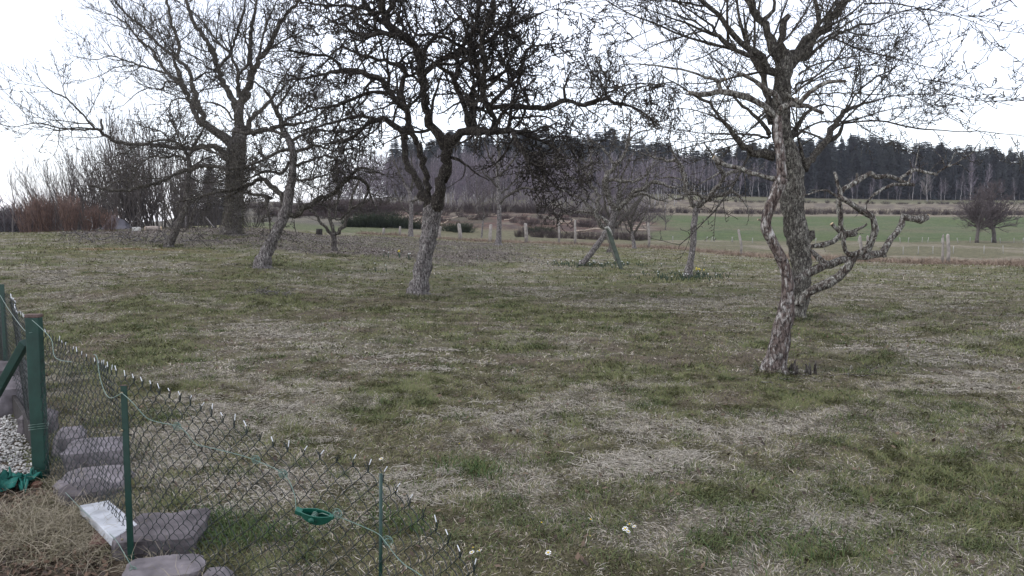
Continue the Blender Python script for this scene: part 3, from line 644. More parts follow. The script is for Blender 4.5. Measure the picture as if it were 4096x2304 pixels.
# --- far-left leaning apple
S_FL = style(max=3, per=5.5, L0=(.6, 1.7), gnarl=(.28, .32, .36, .3), seg=(.14, .12, .1, .09), rmin=.0082, spur=7, dens=(5.5, 5.5, 3, 0), ratio=(.6, .55, .45, .4), cup=.08)
traced_tree('apple_tree', 'low bare apple tree on a slanting pole-like trunk in front of the ivy tree', 27, [
 ('t','7',[(1635,1170,90),(1680,1060,72),(1730,940,66),(1780,830,60),(1808,760,60),(1802,640,44),(1822,500,44),(1832,400,44),(1820,300,38)]),
 ('l','7',[(1820,765,32),(1900,710,28),(2000,670,25),(2130,640,22),(2250,612,20),(2330,560,16),(2420,480,10)]),
 ('b','7',[(1830,440,46),(1740,455,36),(1690,480,32),(1600,520,32),(1500,570,34),(1380,590,32),(1250,625,30),(1100,632,26),(980,610,22),(850,575,16)]),
 ('l','7',[(1700,475,12),(1500,520,10),(1300,500,8),(1100,560,6)]), ('l','7',[(1400,590,10),(1250,540,8),(1050,560,5)]),
 ('l','7',[(1840,440,44),(1900,410,40),(1980,398,38),(2080,400,38),(2200,430,30)]),
 ('l','7',[(1820,310,34),(1760,200,30),(1650,150,22),(1500,150,16),(1350,200,10)]), ('l','7',[(1820,310,26),(1900,150,22),(1960,50,14)]), ('l','7',[(1825,340,28),(1680,290,26),(1600,322,24),(1500,300,18),(1380,350,10)]),
 ('l','7',[(1820,300,30),(1900,220,28),(2050,260,24),(2200,330,14)]), ('l','7',[(1780,230,22),(1700,60,18),(1640,-60,10)]), ('l','7',[(1840,420,22),(1950,340,16),(2060,300,10)]),
 ('l','7',[(1650,160,18),(1550,60,14),(1400,20,9)]), ('l','7',[(1830,500,16),(1950,560,12),(2050,520,7)]),
 ], S_FL, B_APPLE, B_BRANCH, .2)

# --- big ivy-clad tree
S_I = style(max=3, per=3.4, L0=(.9, 2.6), gnarl=(.16, .2, .24, .26), seg=(.22, .18, .15, .12), rmin=.0075, spur=1.5, dens=(4.2, 5.0, 3.6, 0), ratio=(.55, .5, .45, .4), up=(.3, .2, .1, .1), cup=.15, ang=(25, 60))
ivy_tree = traced_tree('ash_tree', 'tall spreading tree at the back left whose thick trunk is wrapped in ivy', 33, [
 ('t','a',[(1167,1185,118),(1172,1140,92),(1176,1080,84),(1183,1000,80),(1185,900,82),(1190,800,84),(1203,720,80),(1210,650,66)]),
 ('t','1',[(1594,1246,100),(1580,1100,88),(1600,1000,70),(1605,950,40),(1606,920,16)]),
 ('t','1',[(1560,1420,110),(1470,1350,95),(1380,1285,82),(1290,1225,70),(1250,1190,64)]),
 ('l','1',[(1560,1080,60),(1520,960,55),(1450,830,50),(1400,740,50),(1380,640,46),(1330,520,46),(1300,440,40),(1240,350,40),(1160,240,36),(1110,130,34),(1080,20,30),(1060,-100,28),(1000,-260,16)]),
 ('l','1',[(1390,640,26),(1470,570,28),(1500,520,28),(1540,400,25),(1570,300,24),(1610,180,22),(1640,60,18),(1640,-60,14),(1680,-200,8)]),
 ('l','1',[(1500,520,18),(1390,410,16),(1270,260,14),(1180,150,12),(1000,20,10),(900,-60,6)]),
 ('l','1',[(1345,680,20),(1260,640,14),(1230,590,12),(1080,510,10),(930,450,8),(800,350,5)]),
 ('l','1',[(1370,690,16),(1240,710,13),(1150,780,10)]),
 ('l','1',[(1600,1000,60),(1570,800,36),(1580,710,32),(1540,620,26),(1510,530,22)]),
 ('l','1',[(1590,710,22),(1660,640,24),(1680,500,22),(1640,380,18)]),
 ('l','1',[(1620,1000,62),(1680,850,50),(1700,700,46),(1690,520,42),(1690,400,40),(1710,260,34),(1730,120,28),(1760,0,22),(1780,-150,14)]),
 ('l','1',[(1640,900,52),(1720,740,50),(1760,600,50),(1850,490,46),(1900,400,42),(1960,260,34),(2050,130,30),(2150,20,28),(2220,-80,22),(2300,-220,12)]),
 ('l','1',[(1760,600,20),(1830,300,20),(1900,120,14),(1950,0,10)]), ('l','1',[(1850,490,24),(2000,400,18),(2150,330,12)]),
 ('l','1',[(1640,1260,56),(1700,1150,42),(1790,1070,36),(1860,990,28),(1920,930,18),(2030,830,12)]),
 ('l','1',[(1650,1290,50),(1720,1280,50),(1850,1250,44),(1980,1220,40),(2150,1200,28),(2300,1160,16)]),
 ('l','1',[(1250,1200,62),(1210,1080,50),(1160,950,50),(1130,800,38),(1100,690,35),(1020,600,30),(985,560,32),(1010,450,28),(970,320,28),(920,180,24),(890,0,22),(885,-60,18),(860,-220,10)]),
 ('l','1',[(1200,1180,46),(1140,1050,42),(1080,900,42),(1020,750,38),(970,620,32),(950,540,28),(840,460,26),(740,360,22),(640,250,26),(540,180,20),(470,110,16),(400,30,12),(340,-80,8)]),
 ('l','1',[(1070,870,40),(1030,820,38),(980,780,32),(890,700,30),(800,570,25),(740,480,26),(650,410,25),(580,340,20),(510,240,18),(440,190,14),(350,140,8)]),
 ('l','1',[(900,710,20),(780,680,18),(620,630,18),(480,580,14),(340,540,11),(200,575,8),(0,545,5)]),
 ('l','1',[(980,530,14),(870,420,15),(800,290,14),(770,170,12),(660,70,10),(560,10,8),(450,-60,5)]),
 ('l','1',[(570,630,10),(380,655,9),(250,730,7),(80,780,4)]), ('l','1',[(340,540,8),(240,510,7),(150,420,4)]),
 ('l','1',[(980,800,18),(880,790,14),(840,860,14),(720,850,12),(600,900,9),(480,1010,5)]), ('l','1',[(1120,1010,16),(1050,950,14),(950,970,10),(900,1050,6)]),
 ('l','1',[(1530,1160,18),(1480,1080,18),(1420,1030,16),(1320,990,13),(1200,1000,7)]), ('l','1',[(1160,780,14),(1240,710,12),(1330,690,10)]),
 ('l','7',[(2260,330,80),(2200,300,72),(2050,205,50),(1850,220,46),(1650,220,36),(1450,190,32),(1220,186,32),(1080,140,32),(1000,90,28),(960,45,30),(870,35,18),(730,30,14),(560,50,11),(420,20,8),(250,35,5),(120,5,3)]),
 ('b','7',[(970,55,24),(990,10,22),(975,-20,20),(985,-60,18)]),
 ('l','a',[(475,650,12),(430,590,11),(370,530,9),(320,485,8),(260,460,6),(205,410,3)]), ('l','a',[(430,655,8),(300,645,7),(190,620,5),(80,640,3)]),
 ], S_I, B_APPLE, B_BRANCH, .18)

# ivy leaves on the trunk and the feet of the big limbs
def ivy(root, pathlist, n, mat):
    V = []; T = []
    for pts in pathlist:
        cum = [0]
        for a, b in zip(pts, pts[1:]): cum.append(cum[-1] + math.dist(a[:3], b[:3]))
        m = int(n * cum[-1])
        for _ in range(m):
            t = random.random() * cum[-1]; i = max(j for j in range(len(cum) - 1) if cum[j] <= t); f = (t - cum[i]) / (cum[i + 1] - cum[i] + 1e-9)
            a, b = pts[i], pts[i + 1]; c = [a[j] + (b[j] - a[j]) * f for j in range(4)]
            q = rvec(); q = unit((q[0], q[1], q[2] * .3)); rr = c[3] * random.uniform(.95, 1.25); p = (c[0] + q[0] * rr, c[1] + q[1] * rr, c[2])
            s = random.uniform(.03, .06); e = rvec(); e2 = rvec(); k = len(V)
            V += [p, tuple(p[j] + e[j] * s for j in range(3)), tuple(p[j] + e[j] * s * .5 + e2[j] * s * .8 for j in range(3))]; T.append((k, k + 1, k + 2))
    me = mesh_np('ivy', np.array(V) - np.array(root.location), None, T); link('ivy', me, mat, root)
M_IVY = plain('ivy_leaf', (.095, .085, .055), .5, .5, 9, .4, 0)
def ivpath(crop, pts, d):
    ox, oy, s = CROPS[crop]; return [(*P(ox + a * s, oy + b * s, d), px(w_ * s, d) / 2) for a, b, w_ in pts]
ivy(ivy_tree, [ivpath('a', [(1167,1180,112),(1172,1140,88),(1176,1080,82),(1183,1000,78),(1185,900,80),(1190,800,82),(1203,720,70)], 33)], 3400, M_IVY)
ivy(ivy_tree, [ivpath('1', [(1560,1420,105),(1470,1350,90),(1380,1285,78),(1290,1225,60)], 33), ivpath('7', [(2200,300,60),(2050,205,46),(1850,220,40),(1650,220,30),(1450,190,28)], 32.6), ivpath('1', [(1594,1246,90),(1580,1100,60)], 33)], 1100, M_IVY)

# --- small V-shaped apple
S_V = style(max=3, per=3.4, L0=(.5, 1.2), gnarl=(.2, .26, .3, .3), seg=(.13, .11, .09, .08), rmin=.006, spur=3, dens=(3.2, 3, 1.5, 0), ratio=(.55, .5, .45, .4), cup=.2)
traced_tree('apple_tree', 'small bare tree with a short trunk forking wide into a V behind the leaning apple', 28, [
 ('t','4',[(655,1018,50),(650,940,42),(648,880,42),(640,835,46)]),
 ('l','4',[(640,845,30),(590,800,26),(540,740,22),(500,680,20),(440,640,14),(400,600,8)]), ('l','4',[(650,830,30),(620,720,26),(600,640,18),(555,610,10)]),
 ('l','4',[(655,720,18),(670,600,15),(700,520,12),(720,430,7)]), ('l','4',[(660,845,32),(720,780,28),(760,700,26),(782,600,22),(800,520,18),(838,440,18),(838,390,8)]),
 ('l','4',[(690,730,12),(800,640,12),(900,580,9),(970,530,5)]), ('l','4',[(520,710,12),(470,620,10),(480,540,6)]), ('l','4',[(780,640,12),(860,600,9),(920,480,5)]),
 ], S_V, B_APPLE, B_BRANCH, .15)

# --- apple propped beside the green board
S_G = style(wmul=1.3, max=3, per=3.0, thick=.8, L0=(.35, 1.1), gnarl=(.3, .34, .38, .3), seg=(.12, .1, .09, .08), rmin=.0085, spur=15, dens=(4, 3.0, .8, 0), ratio=(.55, .5, .45, .4), cup=.15)
traced_tree('apple_tree', 'bare apple tree with a bleached trunk leaning hard right onto a green board', 27, [
 ('t','5',[(678,1168,52),(705,1125,46),(740,1080,46),(800,1000,46),(850,930,46),(890,860,42),(925,800,44),(945,730,50),(960,690,48)]),
 ('l','5',[(950,700,40),(905,620,36),(882,540,35),(870,460,38),(920,380,30),(960,330,28),(1020,260,22),(1060,120,18),(1085,10,10)]),
 ('l','5',[(965,690,40),(1040,630,30),(1100,560,28),(1200,510,26),(1300,466,24),(1380,500,18),(1460,525,12)]), ('l','5',[(1100,590,18),(1150,565,20),(1220,580,18),(1310,620,12)]),
 ('l','5',[(900,820,28),(850,765,22),(740,720,18),(650,718,15),(570,740,8)]),
 ('l','5',[(880,860,30),(790,760,28),(805,690,27),(815,640,26),(800,560,26),(750,480,26),(728,420,20),(760,340,14),(750,240,8)]),
 ('l','5',[(755,480,22),(640,460,19),(560,420,16),(500,370,10)]), ('l','5',[(780,720,20),(680,620,17),(590,570,14),(500,530,8)]),
 ('l','5',[(935,450,20),(1000,460,18),(1100,470,16),(1200,430,10)]), ('l','5',[(960,340,20),(900,250,16),(820,160,10)]), ('l','5',[(970,680,26),(990,560,22),(1010,420,14),(1060,330,8)]), ('l','5',[(1200,510,16),(1230,400,12),(1280,300,7)]),
 ('l','5',[(730,430,14),(660,330,11),(600,200,7)]), ('l','5',[(1060,130,12),(1150,60,9),(1250,40,5)]),
 ], S_G, B_GREY, B_LICH, .2)
traced_tree('apple_tree', 'bare tree with a reddish root flare standing behind the green board', 37, [
 ('t','5',[(918,1062,66),(922,1010,44),(925,930,38),(930,850,38),(950,780,36)]),
 ('l','5',[(940,850,28),(1000,790,25),(1050,730,25),(1130,640,20),(1180,590,12)]), ('l','5',[(950,780,26),(990,680,22),(1000,560,16),(980,430,10),(990,280,6)]), ('l','5',[(935,800,20),(880,700,16),(860,580,9)]), ('l','5',[(1000,560,12),(1080,440,9),(1120,300,5)]), ('l','5',[(985,700,12),(1100,600,9),(1230,540,5)]),
 ], style(**{**S_G, 'rmin': .007}), B_APPLE, B_BRANCH, .15)

# --- right-mid apple
traced_tree('apple_tree', 'slim bare apple tree with a red-rotten foot standing beside yellow daffodils', 22.6, [
 ('t','5',[(1562,1262,78),(1563,1190,70),(1580,1120,52),(1592,1040,50),(1600,960,50),(1602,860,56),(1612,770,48),(1625,700,50),(1628,670,50)]),
 ('l','5',[(1620,695,36),(1580,625,30),(1545,540,28),(1530,450,30),(1500,350,30),(1470,300,24),(1380,295,18),(1250,260,12)]),
 ('l','5',[(1635,680,42),(1680,640,36),(1740,600,34),(1850,572,28),(1940,550,20),(2000,610,14),(2050,690,7)]), ('l','5',[(1735,605,36),(1770,550,32),(1830,480,22),(1850,420,26),(1812,340,22),(1780,285,20)]),
 ('l','5',[(1850,415,20),(1950,380,18),(2060,400,12)]), ('l','5',[(1680,605,22),(1620,562,22),(1540,572,18),(1480,620,14),(1430,600,8)]), ('l','5',[(1510,350,16),(1440,250,12),(1400,120,8),(1420,20,5)]), ('l','5',[(1530,460,14),(1420,430,11),(1330,440,6)]),
 ('l','5',[(1760,620,16),(1820,630,14),(1900,620,6)]), ('l','5',[(1830,390,14),(1740,440,10),(1640,500,6)]),
 ], style(**{**S_G, 'rmin': .005, 'per': 2.6, 'L0': (.35, .9)}), B_GREY, B_LICH, .2)

# --- thin trees by the pasture fence
S_T = style(max=3, per=3.0, L0=(.6, 1.4), gnarl=(.16, .2, .24, .2), seg=(.18, .16, .14, .12), rmin=.0085, spur=1.5, dens=(2.6, 2.4, 1.5, 0), ratio=(.55, .5, .45, .4), cup=.25)
def thin(label, d, limbs, mat=None): return traced_tree('fruit_tree', label, d, limbs, S_T, B_GREY, B_BRANCH, .1)
thin('tall thin lichened tree by the fence, framed below the big arching limb', 43, [
 ('t','b',[(803,1134,34),(806,1090,24),(808,1000,21),(806,900,19),(800,800,17),(808,720,14)]),
 ('l','b',[(808,720,13),(800,640,9),(812,560,5)]), ('l','b',[(808,950,14),(850,905,12),(920,872,10),(990,885,6)]), ('l','b',[(806,880,12),(780,840,10),(730,800,6)]), ('l','b',[(806,820,12),(860,760,10),(900,700,6)]), ('l','b',[(800,780,10),(760,720,8),(740,650,5)]), ('l','b',[(806,900,10),(870,850,8),(900,800,5)]), ('l','b',[(812,700,9),(850,640,5)])])
thin('thin lichened tree by the fence just left of the central trunk', 50, [
 ('t','b',[(398,1103,26),(398,1040,19),(400,950,18),(392,890,17),(365,850,14)]), ('l','b',[(398,940,12),(430,925,10),(470,930,6)]), ('l','b',[(395,890,12),(410,820,10),(400,740,6)]), ('l','b',[(370,850,10),(340,790,8),(320,740,5)]), ('l','b',[(398,1000,8),(360,960,7),(330,900,5)]), ('l','b',[(395,880,8),(440,840,5)])])
thin('bushy little tree by the fence to the right of the green board', 42, [
 ('t','5',[(1112,998,36),(1100,940,28),(1092,880,25)]), ('l','5',[(1092,880,24),(1090,800,22),(1110,720,20),(1150,640,14),(1180,580,8)]), ('l','5',[(1105,920,20),(1150,830,16),(1195,760,9)]), ('l','5',[(1090,870,18),(1060,780,14),(1050,700,9)]), ('l','5',[(1100,800,14),(1160,740,10),(1230,700,5)]), ('l','5',[(1090,900,14),(1050,860,10),(1030,800,6)])])
thin('sapling with crooked stem left of the framed lichened tree, at the field edge', 64, [
 ('t','4',[(1790,800,14),(1800,750,13),(1808,700,11)]), ('l','4',[(1808,700,9),(1800,620,7),(1810,550,4)]), ('l','4',[(1805,720,8),(1840,680,6),(1860,620,4)]), ('l','4',[(1803,740,7),(1775,690,5)])])
# ---------------------------------------------------------------- shrubs, hedges, woods
def bush_mesh(name, h, wdt, stems, r, seed, S, lean=.5, mat=None, flat=.5):
    """many-stemmed bush of bare branches around its foot"""
    st = random.getstate(); random.seed(seed); T = Tubes()
    for i in range(stems):
        a = random.random() * 2 * math.pi; q = random.random() ** .6
        p = (math.cos(a) * wdt * .18 * q, math.sin(a) * wdt * .18 * q * flat, -.1)
        le = lean * q; d = unit((math.cos(a) * le, math.sin(a) * le * flat, 1))
        branch(T, p, d, h * random.uniform(.65, 1.0), r * random.uniform(.6, 1.2), 0, S)
    V, Q, Tt = T.arrays(); me = mesh_np(name, V, Q, Tt, True); me.materials.append(mat); random.setstate(st)
    return me
S_B = style(max=3, gnarl=(.08, .12, .16, .2), seg=(.35, .3, .25, .2), dens=(2.0, 2.5, 2.0, 0), ratio=(.5, .55, .5, .4), lmin=.2, rmin=.009, spur=0, up=(.25, .3, .3, .2), ang=(15, 45), cup=.25)
B_SHRUB = plain('shrub_bark', (.125, .110, .102), .9, .35, 5, .1, 0)
bm_ = [bush_mesh('bare_shrub', 6.2, 8, 28, .045, 21 + i, S_B, 1.15, B_SHRUB) for i in range(3)]
def shrub(u, d, s, m, label, rz=0, dz=0, sx=1.0, group='bare shrubs along the back of the orchard'):
    p = G(u, d, dz); o = link('bare_shrub', m); o.location = p; o.scale = (s * sx, s, s); o.rotation_euler[2] = rz
    return tag(o, label, 'shrub', group)
shrub(330, 47, .62, bm_[0], 'low bare shrub behind the left half of the red-stemmed bush', .3)
shrub(290, 52, .70, bm_[2], 'bare shrub far behind the middle of the red-stemmed bush', 3.3, 0, 1.2)
shrub(430, 49, .86, bm_[1], 'wide bare shrub arching over the right half of the red-stemmed bush', 1.3, 0, 1.2)
shrub(540, 46, .95, bm_[2], 'tall many-stemmed bare shrub behind the pale block on the ground', 2.1)
shrub(640, 48, 1.08, bm_[0], 'tallest many-stemmed bare shrub, directly left of the slanting trunk', 4.0)
shrub(730, 46, .80, bm_[1], 'bare shrub behind the slanting trunk', 5.0)
shrub(860, 49, .66, bm_[2], 'bare shrub between the slanting trunk and the ivy trunk', .8)
shrub(1015, 52, .38, bm_[0], 'small bare shrub just right of the ivy trunk', 2.8)
# young trees in the same thicket
S_P = style(max=3, gnarl=(.05, .1, .16, .2), seg=(.5, .35, .25, .2), dens=(2.0, 2.0, 1.5, 0), ratio=(.33, .5, .5, .4), lmin=.2, rmin=.0105, spur=0, up=(.2, .3, .3, .2), ang=(25, 60), cup=.25)
def pole_tree(name, h, r, seed, mt, mc, S=S_P, bare=.25, dens=2.5, L=.28, rad=1.0, cup=.35, ang=(35, 70), low=.5):
    """single-stemmed slender tree: trunk mesh + crown mesh"""
    st = random.getstate(); random.seed(seed); T = Tubes(); K = Tubes(); n = 14; x = y = 0; pts = []; rr = []
    for i in range(n + 1):
        f = i / n; pts.append((x, y, h * f - .2 * (i == 0))); rr.append(max(S['rmin'], r * (1 - .88 * f) * (1.25 if i == 0 else 1))); x += random.gauss(0, 1) * h * .008; y += random.gauss(0, 1) * h * .008
    T.add(pts, rr, 7)
    m = int(h * dens)
    for i in range(m):
        f = bare + (1 - bare) * (i + random.random()) / m; j = min(n - 1, int(f * n)); t = f * n - j
        p = tuple(pts[j][k] * (1 - t) + pts[j + 1][k] * t for k in range(3)); a = random.random() * 2 * math.pi; an = R(random.uniform(*ang))
        ll = h * L * (1 - f) ** .6 * random.uniform(.6, 1.1) + h * .04
        branch(K, p, unit((math.cos(a) * math.sin(an), math.sin(a) * math.sin(an), math.cos(an))), ll, max(S['rmin'], rr[j] * .35), 1, S)
    V, Q, Tt = T.arrays(); t_ = mesh_np('trunk', V, Q, Tt, True); t_.materials.append(mt)
    V, Q, Tt = K.arrays(); c_ = mesh_np('crown', V, Q, Tt, True); c_.materials.append(mc); random.setstate(st)
    return t_, c_
def plant_tree(name, ms, loc, label, cat, group, s=1.0, rz=0, tilt=0, sx=1.0):
    o = thing(name, loc, label, cat, group); o.scale = (s * sx, s * sx, s); o.rotation_euler = (tilt, 0, rz)
    link('trunk', ms[0], None, o); link('crown', ms[1], None, o); return o
yt = [pole_tree('young_tree', 6.0, .07, 60 + i, B_SHRUB, B_SHRUB, bare=.3) for i in range(3)]
for i, (u, d, s, lb) in enumerate([(470, 51, .72, 'slim young tree rising above the red-stemmed bush'), (595, 50, .86, 'slim young tree above the pale block'), (665, 52, .98, 'slim young tree just left of the slanting trunk'), (755, 52, .86, 'slim young tree between slanting trunk and dark conifer'), (820, 54, .7, 'slim young tree left of the narrow dark conifer'), (905, 52, .6, 'slim young tree touching the left of the ivy trunk'),
        (1060, 56, .55, 'thin young tree seen between ivy trunk and leaning apple'), (1120, 58, .5, 'thin young tree behind the top of the leaning trunk')]):
    plant_tree('young_tree', yt[i % 3], G(u, d), lb, 'young tree', 'young trees in the thicket', s, i * 1.3)

# conifers
def needle_tree(name, h, rbase, seed, mt, mc, whorls=34, per=9, droop=.25, dens=1.0, low=.1, col=False):
    rs = np.random.default_rng(seed); T = Tubes(); T.add([(0, 0, -.3), (0, 0, h * .5), (0, 0, h * .97)], [h * .013, h * .009, .03], 6)
    V = []; Q = []; Tt = []
    for w_ in range(whorls):
        f = low + (1 - low) * (w_ + rs.random() * .7) / whorls; z = h * f
        Rr = rbase * ((1 - f) ** (.35 if col else .85) + .02) * (.8 + .4 * rs.random())
        for k in range(per):
            if rs.random() > dens: continue
            a = rs.random() * 2 * math.pi; L = Rr * (.55 + .6 * rs.random()); dx, dy = math.cos(a), math.sin(a)
            T.add([(0, 0, z), (dx * L * .9, dy * L * .9, z - L * droop * .5)], [.03, .01], 3)
            ns = 6
            for s_ in range(ns):
                t = (s_ + .4 + rs.random() * .5) / ns; px_, py_, pz = dx * L * t, dy * L * t, z - L * droop * t * t + (rs.random() - .5) * .12
                w2 = L * .26 * (1.15 - t) * (.6 + .8 * rs.random()) + .07
                for sd in (-1, 1):
                    ex = (-dy * sd * w2 + dx * w2 * .8, dx * sd * w2 + dy * w2 * .8, -w2 * (.35 + .5 * rs.random()))
                    b = len(V); V += [(px_, py_, pz), (px_ + dx * w2 * .5, py_ + dy * w2 * .5, pz + .05), (px_ + ex[0], py_ + ex[1], pz + ex[2]), (px_ + ex[0] * .6 - dx * w2 * .35, py_ + ex[1] * .6 - dy * w2 * .35, pz + ex[2] * .8)]
                    Q.append((b, b + 1, b + 2, b + 3))
    for k in range(8):
        a = k * 2.4; b = len(V); V += [(0, 0, h * 1.0), (math.cos(a) * .12, math.sin(a) * .12, h * .95), (math.cos(a) * .3, math.sin(a) * .3, h * .9)]; Tt.append((b, b + 1, b + 2))
    v, q, t = T.arrays(); tm = mesh_np('trunk', v, q, t, True); tm.materials.append(mt)
    cm = mesh_np('crown', V, Q, Tt, False); cm.materials.append(mc)
    return tm, cm
M_SPR = plain('spruce_needles', (.034, .045, .046), .8, .45, .35, .1, 0)
M_SPR2 = plain('grey_green_needles', (.045, .054, .050), .8, .4, .35, .1, 0)
M_BARKD = plain('conifer_bark', (.10, .085, .075), .9, .3, 6, .1, 0)
spr = [needle_tree('spruce', 17, 3.6, 100, M_BARKD, M_SPR, 40, 12, .3, .97, .06), needle_tree('spruce', 16, 3.4, 101, M_BARKD, M_SPR, 36, 12, .15, .95, .15), needle_tree('spruce', 18, 3.8, 102, M_BARKD, M_SPR2, 38, 13, .35, .97, .2, True),
       needle_tree('spruce', 15, 3.2, 103, M_BARKD, M_SPR2, 34, 11, .2, .9, .06, True)]
def top_v(u):  # treetop line of the photo
    return np.interp(u, [1700, 1900, 2040, 2250, 2450, 2600, 2760, 2900, 3050, 3300, 3450, 3650, 3800, 4000, 4096, 4500], [535, 515, 500, 512, 515, 545, 585, 585, 560, 535, 548, 562, 580, 590, 600, 610])
rw = random.Random(4)
def seen(u):   # which nearer thing it is seen beside
    for lim, ph in ((60, 'at the left edge'), (330, 'behind the red stems'), (700, 'behind the bare shrubs'), (1060, 'behind the ivy trunk'), (1330, 'right of the ivy trunk'), (1560, 'left of the central trunk'), (1780, 'behind the central trunk'), (1960, 'right of the central trunk'), (2150, 'under the arching limb'), (2340, 'left of the bleached trunk'), (2520, 'behind the green board'), (2680, 'right of the green board'), (2840, 'behind the slim apple'), (3010, 'left of the stout cherry'), (3220, 'behind the stout cherry'), (3400, 'behind the low sawn limbs'), (3580, 'above the low limb tip'), (3740, 'left of the twin post'), (3860, 'above the twin post'), (4010, 'behind the round trees')):
        if u < lim: return ', ' + ph
    return ', at the right edge'
def forest(n, u0, u1, d0, d1, label, group, vs, name='spruce_tree', cat='spruce', jit=14, fmin=.82, skip=None):
    for i in range(n):
        u = u0 + (u1 - u0) * (i + rw.random()) / n; d = d0 + (d1 - d0) * rw.random(); 
        if skip and skip(u): continue
        p = G(u, d, -.2); topz = CAMZ + (HOR - (top_v(u) + rw.uniform(-jit, jit * 2.2))) / FPX * d; hh = (topz - p.z)
        k = rw.randrange(len(vs)); hs = [17, 16, 18, 15][k] if vs is spr else 10; lab = label + seen(u); s = max(.4, hh / hs) * rw.uniform(fmin, 1.0)
        o = plant_tree(name, vs[k], p, lab, cat, group, s, rw.random() * 6.28, 0, rw.uniform(1.0, 1.4))
forest(72, 2960, 4420, 246, 258, 'dark spruce in the front rank of the far wood', 'spruces in the front rank of the far wood', spr, jit=10, fmin=.6)
forest(74, 2900, 4420, 262, 280, 'dark spruce behind the front rank of the far wood', 'spruces in the middle rank of the far wood', spr, jit=8, fmin=.9)
forest(74, 2860, 4500, 290, 320, 'dark spruce top poking out along the skyline', 'spruces on the right skyline', spr, jit=16, fmin=.93)
forest(92, 1560, 2960, 300, 330, 'dark spruce top above the birch wood', 'spruces above the birch wood', spr, jit=14, fmin=.85)
forest(74, 1620, 2960, 245, 290, 'dark spruce half hidden among the birches', 'spruces among the birches', spr, jit=30, fmin=.55)
# near conifers on the left, in the thicket
for u, d, s, lb, k in [(850, 72, .42, 'narrow dark conifer rising behind the thicket left of the ivy trunk', 0), (893, 74, .30, 'shorter dark conifer close beside the ivy trunk', 1), (780, 76, .30, 'dark conifer hidden low behind the slanting trunk', 3)]:
    plant_tree('conifer_tree', spr[k], G(u, d), lb, 'conifer', 'dark conifers behind the thicket', s, k, 0, 1.0)

# birch wood
S_BI = style(max=3, gnarl=(.06, .12, .18, .2), seg=(.9, .7, .5, .4), dens=(1.6, 1.9, 1.7, 0), ratio=(.4, .55, .5, .4), lmin=.35, rmin=.024, spur=0, up=(.2, .25, .2, .2), ang=(20, 50), cup=.3)
M_BIRCH = plain('birch_bark', (.38, .36, .355), .7, .45, 2.5, .2, 0)
M_BTW = plain('birch_twigs', (.165, .140, .160), .9, .2, 2, .05, 0)
M_BTW2 = plain('dark_birch_twigs', (.115, .098, .108), .9, .2, 2, .05, 0)
bir = [pole_tree('birch', 10, .075, 200 + i, M_BIRCH, M_BTW if i % 2 else M_BTW2, S_BI, bare=.2 + .06 * i, dens=4.0, L=.26, ang=(25, 55)) for i in range(4)]
def birches(n, u0, u1, d0, d1, label, group, h=(8, 12), v=bir, name='birch_tree', skip=None):
    for i in range(n):
        u = u0 + (u1 - u0) * (i + rw.random()) / n; d = d0 + (d1 - d0) * rw.random(); p = G(u, d, -.1)
        if skip and skip(u, d): continue
        plant_tree(name, v[rw.randrange(len(v))], p, label + seen(u), 'birch', group, rw.uniform(*h) / 10, rw.random() * 6.28, rw.uniform(-.04, .04), rw.uniform(.8, 1.3))
M_BIRCHD = plain('grey_birch_bark', (.21, .19, .185), .7, .5, 2.5, .2, 0)
birf = [pole_tree('birch', 10, .06, 220 + i, M_BIRCHD, M_BTW2 if i % 2 else M_BTW, S_BI, bare=.06 + .06 * i, dens=5.0, L=.28, ang=(25, 60)) for i in range(4)]
birches(84, 1330, 2560, 118, 152, 'thin grey-stemmed birch at the front of the wood', 'birches along the front of the wood', (5, 10), birf)
birches(100, 1330, 2720, 150, 200, 'thin pale birch deep inside the birch wood', 'birches inside the wood', (8, 12))
birches(80, 1500, 2960, 205, 270, 'slender birch high up below the spruces', 'birches high in the wood', (9, 13))
birches(34, 2560, 3200, 242, 250, 'white-stemmed birch at the edge behind the tan slope', 'white birches behind the tan slope', (9, 12.5))
for i, (u, h, lb) in enumerate([(3640, 13, 'white birch stem leaning slightly at the spruce wood edge, under the small pale tree side'), (3870, 14, 'pale birch at the spruce wood edge left of the round far trees'), (3830, 9, 'leaning pale birch at the edge of the spruce wood'), (3940, 11, 'forked pale birch above the round far trees'), (3480, 8, 'clump birch with pale stems at the foot of the spruces'), (3400, 7, 'slender birch at the foot of the spruces right of the cherry'), (3755, 7, 'small pale birch standing out in front of the spruces')]):
    plant_tree('birch_tree', bir[i % 4], G(u, 238, -.1), lb, 'birch', None, h / 10, i, 0, .9)
birches(40, 2980, 4400, 241, 247, 'short pale birch mixed into the foot of the spruce wood', 'birches at the foot of the spruces', (4, 8))
